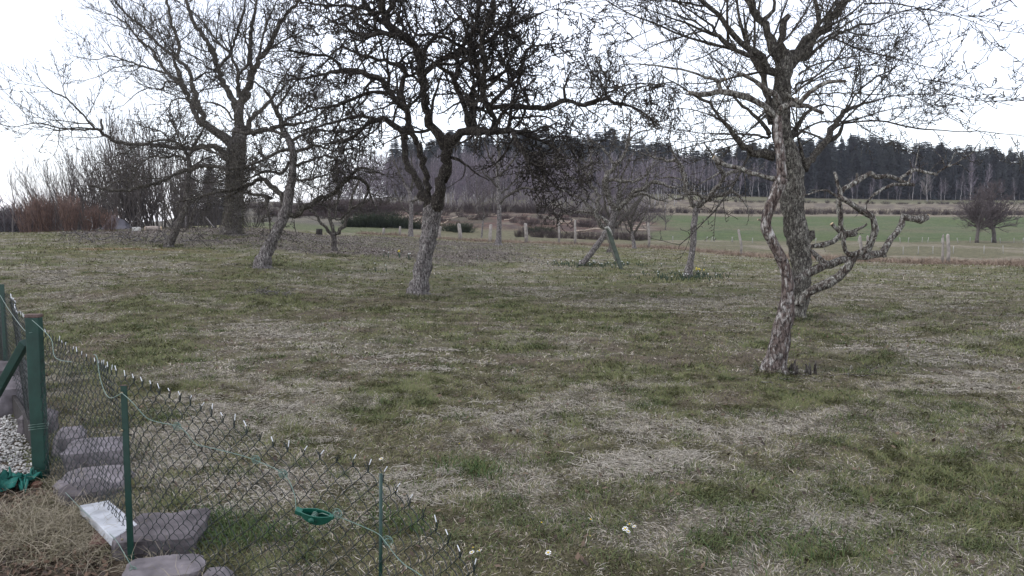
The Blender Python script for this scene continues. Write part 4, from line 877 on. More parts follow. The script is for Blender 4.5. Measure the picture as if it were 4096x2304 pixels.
# twiggy trees in front of the wood
S_F = style(max=3, gnarl=(.1, .14, .18, .2), seg=(.5, .4, .3, .25), dens=(4.2, 4.4, 4.0, 0), ratio=(.5, .58, .55, .4), lmin=.12, rmin=.014, spur=0, up=(.15, .15, .1, .1), ang=(20, 60), cup=.2)
rt = [pole_tree('round_tree', 6.2, .22, 300 + i, B_SHRUB, B_PURPLE, S_F, bare=.2, dens=13, L=.5, ang=(25, 105), cup=.1) for i in range(2)]
plant_tree('round_tree', rt[0], G(3905, 61), 'left of two round twiggy trees standing together in the green field', 'tree', 'two round trees in the green field', .66, 0, 0, 1.0)
plant_tree('round_tree', rt[1], G(3975, 63), 'right of two round twiggy trees standing together in the green field', 'tree', 'two round trees in the green field', .76, 1, 0, 1.05)
plant_tree('pale_tree', pole_tree('p', 8, .12, 320, M_BIRCH, plain('pale_twigs', (.20, .18, .165), .9, .2, 2, .1, 0), S_BI, bare=.15, dens=6, L=.4), G(3700, 236), 'small rounded pale-twigged tree in front of the spruces', 'tree', None, 1.05)
ft = [pole_tree('field_tree', 7, .1, 330 + i, B_SHRUB, B_PURPLE, S_F, bare=.15, dens=4, L=.35) for i in range(2)]
for i, (u, d, s, lb) in enumerate([(1905, 112, 1.05, 'pinkish bare tree at the top of the felled slope right of the central trunk'), (1975, 118, 1.1, 'bare tree beside the framed thin tree at the wood edge'), (2150, 118, .8, 'bare tree on the felled slope left of the leaning trunk'), (2590, 74, .62, 'bushy bare tree at the left end of the green field'), (2530, 78, .5, 'low bare tree behind the prop board by the red earth'), (2660, 90, .55, 'bare tree on the red earth left of the slim apple trunk'), (1300, 105, .75, 'bare tree on the hillside right of the leaning trunk'), (1200, 112, .6, 'bare tree low on the hillside behind the leaning trunk')]):
    plant_tree('field_tree', ft[i % 2], G(u, d, -.1), lb, 'tree', None, s, i, 0, 1.2)

# dark hedges: countable clumps
S_H = style(max=2, gnarl=(.12, .18, .2), seg=(.3, .22, .18), dens=(2.4, 2.6, 0), ratio=(.5, .5, .5), lmin=.12, rmin=.011, spur=0, up=(.2, .2, .2), ang=(20, 60), cup=.2)
M_HEA = plain('heather_twigs', (.075, .058, .055), .9, .35, 2, .05, 0); M_BROOM = plain('broom_green', (.034, .042, .026), .9, .4, 2, .05, 0)
hb = [bush_mesh('hedge_bush', 2.0, 4.5, 60, .02, 400 + i, S_H, 1.0, M_HEA) for i in range(2)]; gb = [bush_mesh('broom_bush', 1.7, 4.5, 80, .02, 410 + i, S_H, 1.2, M_BROOM) for i in range(2)]
def bushes(lst, n, u0, u1, dfun, s, name, label, group, sx=1.6):
    for i in range(n):
        u = u0 + (u1 - u0) * (i + rw.random() * .8) / n; p = G(u, dfun(u) + rw.uniform(-1, 1), -.1); o = link(name, lst[i % len(lst)]); o.location = p
        k = s * rw.uniform(.75, 1.25); o.scale = (k * sx, k, k); o.rotation_euler[2] = rw.random() * 6.28; tag(o, label + seen(u), 'bush', group)
bushes(hb, 70, 2560, 4350, lambda u: 156, .62, 'hedge_bush', 'brown-purple hedge bush above the green field', 'bushes of the hedge above the green field', 1.7)
bushes(hb, 40, 2700, 4350, lambda u: 204, .42, 'hedge_bush', 'low brown bush in the band across the tan slope', 'bushes across the tan slope', 1.9)
for _a, _b, _n, _s in ((1385, 1470, 5, .5), (1455, 1600, 12, .8), (1590, 1680, 6, .5), (1800, 1880, 5, .55), (2120, 2200, 4, .4)): bushes(gb, _n, _a, _b, lambda u: 73, _s, 'broom_bush', 'dark green broom bush on the bank beyond the fence', 'broom bushes on the bank', 1.7)
bushes(hb, 14, 1240, 1560, lambda u: 96, .9, 'hedge_bush', 'brown bush on the flank of the left hill', 'bushes on the left hill', 1.7)
bushes(hb, 16, 2060, 2620, lambda u: 66, .42, 'hedge_bush', 'reddish brown scrub bush beyond the fence posts', 'scrub beyond the fence', 1.7)
bushes(hb, 20, -60, 330, lambda u: 150, 3.0, 'hedge_bush', 'dim far bush on the low horizon at the left', 'far bushes on the left horizon', 1.4)
for i, (u, d, s, lb) in enumerate([(52, 90, 1.05, 'lone thin bare tree on the left horizon'), (-20, 95, 1.0, 'bare tree cut by the left picture edge'), (125, 85, .75, 'thin bare tree just left of the red-stemmed bush'), (165, 80, .7, 'thin bare tree above the left end of the red-stemmed bush')]):
    p = G(u, d); p.z = -2.2; plant_tree('bare_tree', yt[i % 3], p, lb, 'tree', None, s * 1.5, i, 0, 1)
bushes(hb, 46, 1500, 2560, lambda u: 82 + 36 * rw.random(), .42, 'hedge_bush', 'small brown bush on the red felled slope', 'scrub dotted over the felled slope', 1.7)
bushes(hb, 34, 1330, 2560, lambda u: 119, .8, 'hedge_bush', 'undergrowth bush at the foot of the birches', 'undergrowth at the foot of the birch wood', 1.5)
bushes(hb, 44, 1010, 1480, lambda u: 84 + 60 * rw.random(), .45, 'hedge_bush', 'small heather clump on the left hill', 'heather dotted over the left hill', 2.0)
# red-stemmed dogwood
S_D = style(max=1, gnarl=(.06, .1), seg=(.16, .14), dens=(1.8, 0), ratio=(.4, .4), lmin=.1, rmin=.0075, spur=0, up=(.1, .2), ang=(10, 30), cup=.3)
M_RED = plain('red_stems', (.165, .108, .088), .8, .45, 4, .15, 0)
dw = [bush_mesh('dogwood', 2.0, 3.0, 95, .009, 500 + i, S_D, .35, M_RED) for i in range(2)]
for i, (u, s, lb) in enumerate([(128, 1.0, 'left end clump of the dense red-stemmed bush'), (205, 1.1, 'second clump from the left in the row of red stems'), (285, 1.08, 'middle clump of the row of red stems'), (365, .8, 'fourth clump of the red-stemmed row, lower and thinner'), (440, .62, 'thin brownish clump at the right end of the red-stemmed row')]):
    p = G(u, 38.0); s *= .86; o = link('red_stemmed_bush', dw[i % 2]); o.location = p; o.scale = (s, s, s); o.rotation_euler[2] = i; tag(o, lb, 'bush', 'clumps of red stems')
# ---------------------------------------------------------------- garden fence of green chain link
M_GREEN = plain('green_paint_wood', (.009, .040, .030), .55, .25, 12, .4, .25)
M_GMET = plain('green_coated_steel', (.006, .036, .027), .35, .15, 30, .5, .05)
M_WIRE = plain('dark_coated_wire', (.010, .018, .017), .45, .3, 40, .5, 0)
M_TIP = plain('bare_wire_end', (.62, .64, .66), .4, .1, 40, .5, 0)
M_TWIRE = plain('pale_green_tension_wire', (.13, .20, .165), .35, .2, 30, .5, 0)
M_TENS = plain('green_cast_tensioner', (.010, .095, .065), .4, .2, 50, .5, .1)
M_RUST = plain('weathered_post_top', (.12, .085, .075), .8, .3, 60, .2, .3)
fence = thing('chain_link_fence', (-1.825, 3.7, 0), 'green chain link garden fence with frayed wire tops running out of the lower left', 'fence')
FL = Vector(fence.location)
def fo(name, me, mat, parent=None):
    o = link(name, me, mat, parent or fence); return o
# path of the mesh: (x, y, top z)
def pt(u, v, d): p = P(u, v, d); return (p.x, p.y, p.z)
path = [(-7.6, 11.4, 1.05), (-6.2, 9.4, 1.02), (-4.8, 7.4, .98)]
path += [pt(140, 1330, 5.02), pt(215, 1375, 4.72), pt(345, 1450, 4.25), pt(480, 1500, 3.80), pt(640, 1570, 3.58), pt(790, 1620, 3.45), pt(950, 1700, 3.30), pt(1130, 1790, 3.17), pt(1260, 1830, 3.10), pt(1400, 1862, 3.02), pt(1510, 1905, 2.95), pt(1620, 2010, 2.85), pt(1740, 2120, 2.74), pt(1860, 2250, 2.60), pt(1990, 2380, 2.48), pt(2150, 2540, 2.36)]
pth = np.array(path); seg = np.linalg.norm(np.diff(pth[:, :2], axis=0), axis=1); cum = np.concatenate([[0], np.cumsum(seg)])
def fpos(s): return np.array([np.interp(s, cum, pth[:, j]) for j in range(3)])
def fnorm(s):
    a, b = fpos(s - .05), fpos(s + .05); t = (b - a)[:2]; t /= np.linalg.norm(t); return np.array([-t[1], t[0]]), t
CW, CH = .038, .039; TB = Tubes(); TP = Tubes(); frs = random.Random(9)
nwire = int(cum[-1] / CW)
for k in range(nwire):
    s0 = (k + .5) * CW; top = fpos(s0)[2]; rows = int((top + .04) / CH) + 1
    pts = []
    for r_ in range(rows * 4 + 1):
        q = r_ / 4.0; z = top - q * CH
        # zig-zag with short crossings at the knuckles
        ph = ((q + k % 2) % 2.0); tri = ph if ph < 1 else 2 - ph; tri = (tri - .5) * 2; tri = math.copysign(min(1, abs(tri) * 1.05), tri)
        bul = math.sin(ph * math.pi) * .008
        wob = .020 * math.sin(s0 * 2.1 + z * 3.0) + .010 * math.sin(s0 * 7 + z * 9)
        s_ = s0 + tri * CW * .56 + .016 * math.sin(z * 6 + s0 * 1.7) + .006 * math.sin(z * 17 + s0 * 11)
        c = fpos(max(.06, min(cum[-1] - .06, s_))); n_, t_ = fnorm(max(.1, min(cum[-1] - .1, s_)))
        if z < -.04: break
        pts.append((c[0] + n_[0] * (bul + wob), c[1] + n_[1] * (bul + wob), z))
    rr = .0018
    if len(pts) > 2:
        TB.add(pts, [rr] * len(pts), 4)
        # twisted, cut top end
        if s0 > cum[3] - 2.4:
            x, y, z = pts[0]; n_, t_ = fnorm(max(.1, min(cum[-1] - .1, s0))); sg = frs.choice((-1, 1)); a = frs.uniform(.004, .016) * sg; h1 = frs.uniform(.012, .028); h2 = frs.uniform(.012, .03)
            p1 = (x + t_[0] * a * .3, y + t_[1] * a * .3, z + h1); p2 = (p1[0] + t_[0] * a, p1[1] + t_[1] * a, p1[2] + h2)
            TB.add([pts[0], p1], [rr, rr], 4); b = frs.uniform(-.02, -.008) * sg
            TB.add([(x, y, z - .004), (x + t_[0] * b * .4, y + t_[1] * b * .4, z + h1 * .7), (x + t_[0] * b, y + t_[1] * b, z + h1 * 1.5)], [rr] * 3, 4)
            if k % 2 and frs.random() < .85: TP.add([p1, p2], [rr * 1.15, rr * 1.05], 5)
fo('wire_mesh', mesh_np('wire_mesh', *TB.arrays(org=FL)[:2], smooth=True), M_WIRE)
for key, L_ in TP.b.items():
    for one in L_: g_ = Tubes(); g_.b = {key: [one]}; V_, Q_, T_ = g_.arrays(org=FL); fo('wire_end', mesh_np('wire_end', V_, Q_, T_, True), M_TIP)
import bmesh
def bm_obj(name, bm, mat, parent, org=FL, bevel=0, smooth=False):
    me = bpy.data.meshes.new(name); bm.to_mesh(me); bm.free(); me.transform(__import__('mathutils').Matrix.Translation(-Vector(org)))
    if smooth:
        for p in me.polygons: p.use_smooth = True
    o = link(name, me, mat, parent)
    if bevel: m = o.modifiers.new('bevel', 'BEVEL'); m.width = bevel; m.segments = 2
    return o
def box_between(bm, a, b, w1, w2, ref=(0, 0, 1)):
    a, b = Vector(a), Vector(b); t = (b - a).normalized(); r_ = Vector(ref)
    s_ = t.cross(r_); s_ = s_.normalized() if s_.length > .05 else Vector((1, 0, 0)); n_ = s_.cross(t).normalized(); vs = []
    for p in (a, b):
        for i, j in ((-1, -1), (1, -1), (1, 1), (-1, 1)): vs.append(bm.verts.new(p + s_ * (i * w1 / 2) + n_ * (j * w2 / 2)))
    for f in ((3, 2, 1, 0), (4, 5, 6, 7), (0, 1, 5, 4), (1, 2, 6, 5), (2, 3, 7, 6), (3, 0, 4, 7)): bm.faces.new([vs[i] for i in f])
# wooden post
xa, ya, za = pt(131, 1256, 4.93)
bm = bmesh.new(); box_between(bm, (xa, ya, -.12), (xa + .005, ya, za - .02), .088, .05, (0, 1, 0)); post = bm_obj('wooden_post', bm, M_GREEN, fence, bevel=.006)
bm = bmesh.new(); box_between(bm, (xa + .005, ya, za - .021), (xa + .005, ya, za), .091, .054, (0, 1, 0)); bm_obj('post_top', bm, M_RUST, post, bevel=.004)
T = Tubes()
for zz in (.36, .345, .33):
    T.add([(xa + .056 * math.cos(a), ya + .056 * math.sin(a), zz + .008 * math.sin(a * 1.5)) for a in np.linspace(0, 6.28, 13)], [.0015] * 13, 4)
fo('binding_wire', mesh_np('binding_wire', *T.arrays(org=FL)[:2], smooth=True), M_TWIRE)
# diagonal brace and second wooden member
a = P(100, 1370, 4.98); b = P(-60, 1610, 5.25); b2 = Vector((b.x - .25, b.y + .1, .02)); bm = bmesh.new(); box_between(bm, a, b2, .05, .05, (0, 1, 0)); bm_obj('brace', bm, M_GREEN, fence, bevel=.004)
# metal post, T-section with holes plugged by bolts
def tpost(x, y, z0, z1, nm='metal_post', w=.03):
    bm = bmesh.new(); box_between(bm, (x, y, z0), (x, y, z1), w, .003, (0, 1, 0)); box_between(bm, (x, y + .017, z0), (x, y + .017, z1 - .001), .004, .029, (0, 1, 0))
    return bm_obj(nm, bm, M_GMET, fence, bevel=.001)
xb, yb, zb = pt(494, 1543, 3.66); p_ = tpost(xb, yb, -.3, zb)
bm = bmesh.new(); box_between(bm, (xb, yb + .001, zb + .0), (xb, yb + .001, zb + .004), .03, .004, (0, 1, 0)); bm_obj('cut_edge', bm, M_RUST, p_)
for v in (1572, 1722, 2158):
    q = P(488, v, 3.655); T = Tubes(); T.add([(q.x, q.y + .002, q.z), (q.x, q.y - .003, q.z)], [.006, .005], 10); o = T.obj('bolt', plain('dull_brass', (.28, .24, .16), .5, .2, 50, .5, 0, .6) if v == 1572 else bpy.data.materials['dull_brass'], p_, 0, FL)
xz, yz, zz_ = -4.8, 7.38, P(3, 1137, 7.38).z; tpost(xz, yz, -.1, zz_, w=.045)
tpost(-6.2, 9.38, -.1, 1.1, w=.045)
xc, yc, zc = pt(1523, 1895, 2.93); T = Tubes(); T.add([(xc - .012, yc, -.2), (xc - .006, yc, .3), (xc, yc, zc)], [.0072, .0072, .0068], 10); T.obj('thin_rod', M_GMET, fence, 0, FL)
# tension wires
def wire(name, uvd, r=.0018, mat=M_TWIRE, parent=None):
    ch = smooth_chain([(*P(u, v, d), r) for u, v, d in uvd], .02); T = Tubes(); T.add([c[:3] for c in ch], [r] * len(ch), 5)
    V, Q, _ = T.arrays(org=FL); return fo(name, mesh_np(name, V, Q, None, True), mat, parent)
wire('tension_wire', [(128, 1280, 4.85), (170, 1318, 4.75), (206, 1360, 4.6), (216, 1420, 4.5), (240, 1440, 4.4), (290, 1448, 4.3)])
wire('tension_wire', [(375, 1418, 4.1), (388, 1430, 4.05), (400, 1510, 3.95), (420, 1570, 3.85), (445, 1592, 3.72), (488, 1572, 3.645)])
wire('tension_wire', [(488, 1572, 3.645), (530, 1610, 3.56), (585, 1670, 3.52), (640, 1690, 3.49), (700, 1702, 3.43), (740, 1725, 3.4), (782, 1775, 3.36), (830, 1788, 3.33), (940, 1815, 3.25), (1005, 1835, 3.18), (1110, 1880, 3.1), (1150, 1915, 3.06), (1172, 1960, 3.03), (1182, 2000, 3.0), (1184, 2050, 2.98)])
wire('tension_wire', [(1320, 2055, 2.94), (1400, 2085, 2.9), (1460, 2110, 2.88), (1512, 2135, 2.86), (1540, 2165, 2.8), (1580, 2220, 2.76), (1620, 2260, 2.7), (1660, 2285, 2.66), (1720, 2330, 2.6), (1800, 2400, 2.5)])
wire('tension_wire', [(262, 1970, 4.38), (330, 2040, 4.1), (420, 2120, 3.85), (462, 2158, 3.66), (500, 2220, 3.5), (540, 2290, 3.45), (570, 2330, 3.4)])
wire('tension_wire', [(0, 1180, 7.3), (30, 1230, 6.6), (95, 1318, 5.1), (128, 1330, 4.9)])
# wire knots
for (u, v, d) in [(1020, 1836, 3.16), (1128, 1893, 3.07), (705, 1703, 3.42), (1548, 2160, 2.82), (1345, 2050, 2.9), (530, 2278, 3.45)]:
    T = Tubes(); c = P(u, v, d); pts = []; rq = random.Random(u)
    for i in range(60):
        a = i * .62; rr_ = .013 + .005 * math.sin(i * .37); pts.append((c.x + math.cos(a) * rr_ + i * .00015, c.y + math.sin(i * .3) * .006, c.z + math.sin(a) * rr_ * .9 - i * .0001))
    T.add(pts, [.0013] * 60, 4); V, Q, _ = T.arrays(org=FL); fo('wire_knot', mesh_np('wire_knot', V, Q, None, True), M_TWIRE)
# tensioner: a boat-shaped cast frame with a winding spool
tc_ = P(1264, 2058, 2.92); TW = .118; root_t = fo('wire_tensioner', None, None); root_t.location = tc_ - FL; root_t.rotation_euler = (R(24), R(6), R(-10)); root_t.scale = (1.1, 1.25, 1.2)
bm = bmesh.new()
def shell(bm, ysign):
    n = 14; vs = []
    for i in range(n + 1):
        x = (i / n - .5) * TW; h = .030 * math.sin(math.pi * min(1, max(0, (i + .8) / (n + 1.6)))) ** .7
        w_ = .017 * math.sin(math.pi * (i + .6) / (n + 1.2)) ** .6 * ysign
        vs.append((bm.verts.new((x, w_, .008)), bm.verts.new((x, w_ * .9, -h)), bm.verts.new((x, w_ - .0028 * ysign, .008)), bm.verts.new((x, w_ * .9 - .0028 * ysign, -h))))
    for a_, b_ in zip(vs, vs[1:]):
        for i, j in ((0, 1), (1, 3), (3, 2), (2, 0)):
            f = [a_[i], a_[j], b_[j], b_[i]]; bm.faces.new(f if ysign > 0 else f[::-1])
    for e in (vs[0], vs[-1]): bm.faces.new([e[0], e[1], e[3], e[2]])
shell(bm, 1); shell(bm, -1)
n = 14; vb = []
for i in range(n + 1):
    x = (i / n - .5) * TW; h = .030 * math.sin(math.pi * min(1, max(0, (i + .8) / (n + 1.6)))) ** .7; w_ = .0153 * math.sin(math.pi * (i + .6) / (n + 1.2)) ** .6
    vb.append([bm.verts.new((x, s1 * w_, -h + dz)) for s1, dz in ((1, .003), (-1, .003), (-1, -.0005), (1, -.0005))])
for a_, b_ in zip(vb, vb[1:]):
    for i in range(4): bm.faces.new([a_[i], a_[(i + 1) % 4], b_[(i + 1) % 4], b_[i]])
box_between(bm, (-.074, 0, .004), (-.052, 0, -.002), .018, .016); box_between(bm, (.050, 0, .002), (.066, 0, .002), .012, .012)
body = bm_obj('frame', bm, M_TENS, root_t, (0, 0, 0), .0008)
T = Tubes(); T.add([(-.006, -.024, -.006), (-.006, .024, -.006)], [.0075, .0075], 12); T.add([(-.006, -.026, -.006), (-.006, -.020, -.006)], [.012, .012], 6); T.obj('spool', M_TENS, root_t)
T = Tubes(); T.add([(-.006 + .0095 * math.cos(a), -.012 + a * .0009, -.006 + .0095 * math.sin(a)) for a in np.linspace(0, 25, 90)] + [(.02, .008, .002), (.055, 0, .004)], [.0016] * 92, 5); T.obj('wound_wire', M_TWIRE, root_t)

# dead weeds and sticks caught at the foot of the fence are part of the dry tussock below
# ---------------------------------------------------------------- board edging, gravel, stones
M_BOARD = plain('dark_wet_board', (.045, .04, .038), .8, .4, 10, .2, .5)
bm = bmesh.new(); box_between(bm, (-3.33, 5.42, .03), (-4.9, 7.45, .06), .03, .24, (0, 0, 1)); o = bm_obj('edging_board', bm, M_BOARD, None, (-4, 6.2, 0), .004); o.location = (-4, 6.2, .0)
tag(o, 'dark weathered edging board between white gravel and the fence at the left edge', 'board')
def pebbles(n, x0, x1, y0, y1, zf, keepf, smin, smax, seed):
    rs = np.random.default_rng(seed); ico = bmesh.new(); bmesh.ops.create_icosphere(ico, subdivisions=1, radius=1.0); bv = np.array([v.co[:] for v in ico.verts]); bf = np.array([[v.index for v in f.verts] for f in ico.faces]); ico.free()
    x = rs.uniform(x0, x1, n); y = rs.uniform(y0, y1, n); k = keepf(x, y); x, y = x[k], y[k]; m = len(x)
    s_ = rs.uniform(smin, smax, (m, 1, 1)) * rs.uniform(.5, 1.2, (m, 1, 3)); V = bv[None] * (1 + rs.normal(0, .16, (m, len(bv), 1))) * s_; a = rs.uniform(0, 6.28, m); ca, sa = np.cos(a)[:, None], np.sin(a)[:, None]
    X_ = V[..., 0] * ca - V[..., 1] * sa; Y_ = V[..., 0] * sa + V[..., 1] * ca; Z_ = V[..., 2] * .7
    Vw = np.stack([X_ + x[:, None], Y_ + y[:, None], Z_ + zf(x, y)[:, None] + rs.uniform(-.004, .016, m)[:, None]], -1).reshape(-1, 3)
    F = (bf[None] + (np.arange(m) * len(bv))[:, None, None]).reshape(-1, 3); c = np.clip(np.array((.58, .565, .53)) * rs.uniform(.4, 1.15, (m, 1)), 0, .8)
    return Vw, F, np.repeat(c, len(bv), 0)
gk = lambda x, y: (x < -3.13 - .78 * np.maximum(0, y - 5.2)) & (y > 4.72)
V_, F_, c_ = pebbles(34000, -6.2, -3.1, 4.6, 8.5, lambda x, y: height(x, y), gk, .006, .015, 3)
tag(link('white_gravel', mesh_np('white_gravel', V_, None, F_, True, c_), vcol('white_pebbles', .7, .12, 20)), 'patch of coarse white gravel at the left edge', 'gravel', kind='stuff')
M_BED = plain('gravel_bed', (.35, .34, .32), .9, .3, 30, .1, .3)

def rock(name, u, vb, d, w, dp, h, seed, mat, label, rz=0, cat='stone', sink=.04, cut=.18, group=None, tilt=(0, 0)):
    """angular boulder: a bevelled box with worn, displaced faces"""
    rs = random.Random(seed); bm = bmesh.new(); bmesh.ops.create_cube(bm, size=1.0)
    bmesh.ops.bevel(bm, geom=bm.edges[:] , offset=cut, segments=1, affect='EDGES'); bmesh.ops.subdivide_edges(bm, edges=bm.edges[:], cuts=7, use_grid_fill=True)
    off = Vector((seed * 3.1, seed * 1.7, 0))
    for v in bm.verts:
        q = v.co + off; n1 = mnoise.fractal(q * 1.3, 1, 2, 4) * .10 + mnoise.noise(q * 6) * .035 + mnoise.noise(q * 17) * .014; sk = mnoise.noise(Vector((v.co.z * 1.2, seed, 0))) * .12
        v.co = v.co * (1 + n1); v.co.x += sk; v.co = Vector((v.co.x * w, v.co.y * dp, v.co.z * h))
    me = bpy.data.meshes.new(name); bm.to_mesh(me); bm.free()
    for p in me.polygons: p.use_smooth = False
    o = link(name, me, mat); p = G(u, d); o.location = (p.x, p.y, p.z + h / 2 - sink); o.rotation_euler = (tilt[0], tilt[1], rz); return tag(o, label, cat, group)
M_STONE = plain('purple_grey_stone', (.175, .158, .165), .9, .45, 9, .15, .7)
M_STONE2 = plain('dark_stone', (.115, .102, .106), .9, .45, 9, .15, .7)
rock('stone', 240, 0, 5.5, .19, .24, .22, 1, M_STONE, 'light upright stone just right of the green wooden post', .4)
rock('stone', 338, 0, 4.75, .38, .42, .13, 2, M_STONE, 'broad flat purple-grey stone seen through the mesh right of the wooden post', .2)
rock('stone', 300, 0, 4.5, .26, .22, .15, 3, M_STONE2, 'dark small stone in front of the broad flat stone', .9)
rock('stone', 352, 0, 5.15, .36, .34, .20, 10, M_STONE, 'blocky purple-grey stone stepping up behind the broad flat one', .3, cut=.08)
rock('stone', 608, 0, 3.92, .38, .40, .19, 4, M_STONE2, 'large dark block of stone right of the metal post', .15, sink=.085, cut=.08)
rock('stone', 590, 0, 3.52, .33, .22, .15, 5, M_STONE, 'light-topped worn stone at the foot of the fence right of the metal post', .3, sink=.08, cut=.14)
rock('stone', 822, 0, 3.46, .14, .16, .12, 6, M_STONE, 'small stone cut by the lower picture edge, rightmost of the fence stones', .1, sink=.06, cut=.26)
rock('stone', 40, 0, 6.75, .42, .34, .34, 7, M_STONE, 'pale stone behind the brace at the left edge', .6)
rock('stone', 0, 0, 7.3, .4, .3, .36, 8, M_STONE2, 'dark stone behind the pale one at the left edge', .3)
rock('stone', 120, 0, 6.1, .25, .25, .2, 9, M_STONE2, 'dark stone hidden behind the green wooden post', .3)
# brick block with a pale slab on it
M_BRICK = plain('red_brick_rubble', (.115, .068, .056), .9, .4, 9, .1, .6); M_SLAB = plain('pale_grey_slab', (.44, .455, .48), .6, .28, 9, .3, .2)
rock('brick_block', 440, 0, 3.95, .30, .30, .13, 12, M_BRICK, 'reddish brick block carrying the pale slab, left of the metal post', .35, 'block', .075, .05)
bm = bmesh.new()
sl_ = [P(318, 2046, 4.17), P(436, 2034, 4.25), P(556, 2156, 3.90), P(452, 2210, 3.72)]
zt = .105; vt = [bm.verts.new((q.x, q.y, zt)) for q in sl_]; vb2 = [bm.verts.new((q.x, q.y, zt - .05)) for q in sl_]
bm.faces.new(vt[::-1]); bm.faces.new(vb2)
for i in range(4): bm.faces.new([vt[i], vt[(i + 1) % 4], vb2[(i + 1) % 4], vb2[i]])
c = sum(sl_, Vector()) / 4; o = bm_obj('pale_slab', bm, M_SLAB, None, (c.x, c.y, 0), .005); o.location = (c.x, c.y, 0); tag(o, 'smooth whitish slab lying on the brick block behind the metal post', 'slab')

# green cloth scrap at the gravel's corner
n = 14; V = []; Q = []
c = P(62, 1955, 4.75); c.z = .02
for i in range(n + 1):
    for j in range(n + 1):
        a, b = i / n - .5, j / n - .5; V.append((a * .26 + .03 * math.sin(b * 9), b * .2 + .03 * math.sin(a * 11), .05 * abs(mnoise.noise(Vector((a * 7, b * 7, 1)))) * 2 + .012 + .03 * math.cos(a * 13 + b * 5)))
for i in range(n):
    for j in range(n): q = i * (n + 1) + j; Q.append((q, q + 1, q + n + 2, q + n + 1))
o = link('cloth_scrap', mesh_np('cloth_scrap', V, Q, None, True), plain('green_cloth', (.016, .11, .09), .8, .5, 14, .2, .3)); o.location = c; tag(o, 'crumpled green cloth scrap at the corner of the white gravel', 'cloth')
m_ = o.modifiers.new('thickness', 'SOLIDIFY'); m_.thickness = .003
rock('clay_lump', 97, 0, 4.72, .06, .06, .05, 15, plain('brown_clay', (.10, .05, .035), .8, .3, 20, .2, .3), 'brown clay lump beside the green cloth scrap', 0, 'lump', .0, .28)
rock('clay_lump', 218, 0, 4.62, .05, .04, .03, 16, plain('red_clay', (.28, .10, .05), .8, .3, 20, .2, .3), 'orange-red fragment in the dry grass right of the wooden post', 0, 'lump', -.05, .28)

# ---------------------------------------------------------------- dry tussocks, leaf litter, flowers
def tuft(n, cx, cy, sx, sy, lmin, lmax, wd, colA, colB, seed, up=(.1, 1.1), lean=None, zbase=None):
    rs = np.random.default_rng(seed); x = cx + rs.normal(0, sx, n); y = cy + rs.normal(0, sy, n); z = height(x, y) + (0 if zbase is None else zbase)
    az = rs.uniform(0, 6.28, n) if lean is None else lean + rs.normal(0, .9, n); el = rs.uniform(up[0], up[1], n); L = rs.uniform(lmin, lmax, n)
    P0 = np.stack([x, y, z], -1); pts = [P0]; k = 4
    for i in range(k):
        d = np.stack([np.cos(az) * np.cos(el), np.sin(az) * np.cos(el), np.sin(el)], -1); nx = pts[-1] + d * (L / k)[:, None]; nx[:, 2] = np.maximum(nx[:, 2], z + .008); pts.append(nx); el = el - rs.uniform(.1, .6, n); az = az + rs.normal(0, .25, n)
    W = np.stack([-np.sin(az), np.cos(az), rs.normal(0, .4, n)], -1) * (wd * rs.uniform(.6, 1.4, n))[:, None] / 2
    rows = []
    for i, p in enumerate(pts): f = 1 - .8 * i / k; rows += [p - W * f, p + W * f]
    V = np.stack(rows, 1).reshape(-1, 3); b = np.arange(n)[:, None, None] * (2 * (k + 1)); Q = (b + np.array([[[2 * i, 2 * i + 1, 2 * i + 3, 2 * i + 2] for i in range(k)]])).reshape(-1, 4)
    r_ = rs.random((n, 1)); c = np.array(colA) * (1 - r_) + np.array(colB) * r_; return V, Q, np.zeros((0, 3), int), np.repeat(c, 2 * (k + 1), 0)
SA, SB = (.38, .33, .25), (.10, .09, .045)
prt = []
for i, (u, d, s, n_) in enumerate([(60, 4.3, .25, 900), (150, 4.15, .2, 1300), (210, 4.45, .12, 800), (250, 4.05, .16, 1500), (120, 3.85, .25, 1300), (300, 3.82, .12, 1100), (20, 3.95, .2, 900), (330, 4.2, .08, 500), (280, 4.75, .1, 500), (215, 5.0, .06, 400), (560, 3.6, .07, 200), (740, 3.4, .07, 150)]):
    prt.append(tuft(int(n_ * .75), X(u, d), d, s, s * .7, .06, .25, .003, SA, SB, 40 + i, (.0, 1.2)))
grass_obj('dry_tussock', prt, 'long bleached dead grass heaped at the foot of the fence at bottom left')
# long weeds and small green tufts
prt = []
for i in range(420):
    v = random.uniform(1130, 2290); u = random.uniform(-50, 4150); d = CAMZ * FPX / (v - HOR)
    x_, y_ = X(u, d), d
    if fence_side(np.array([x_]), np.array([y_]))[0] > .05 and x_ < -.6: continue
    gg, ss = fields(np.array([x_]), np.array([y_])); 
    if random.random() > .35 + gg[0]: continue
    s = random.uniform(.04, .13); prt.append(tuft(int(60 + 500 * s), x_, y_, s, s, .03, .085, .0035 + .0004 * d, (.05, .075, .028), (.13, .14, .06), 1000 + i, (.6, 1.5)))
for (u, v, s, n_) in [(850, 2190, .12, 260), (1900, 1905, .13, 140), (1850, 1880, .12, 120), (1600, 2130, .12, 200), (820, 2120, .1, 250), (3200, 2240, .25, 350), (1020, 2190, .1, 200)]:
    d = CAMZ * FPX / (v - HOR); prt.append(tuft(n_, X(u, d), d, s, s * .8, .06, .13, .005, (.03, .07, .022), (.10, .13, .045), v, (.8, 1.5)))
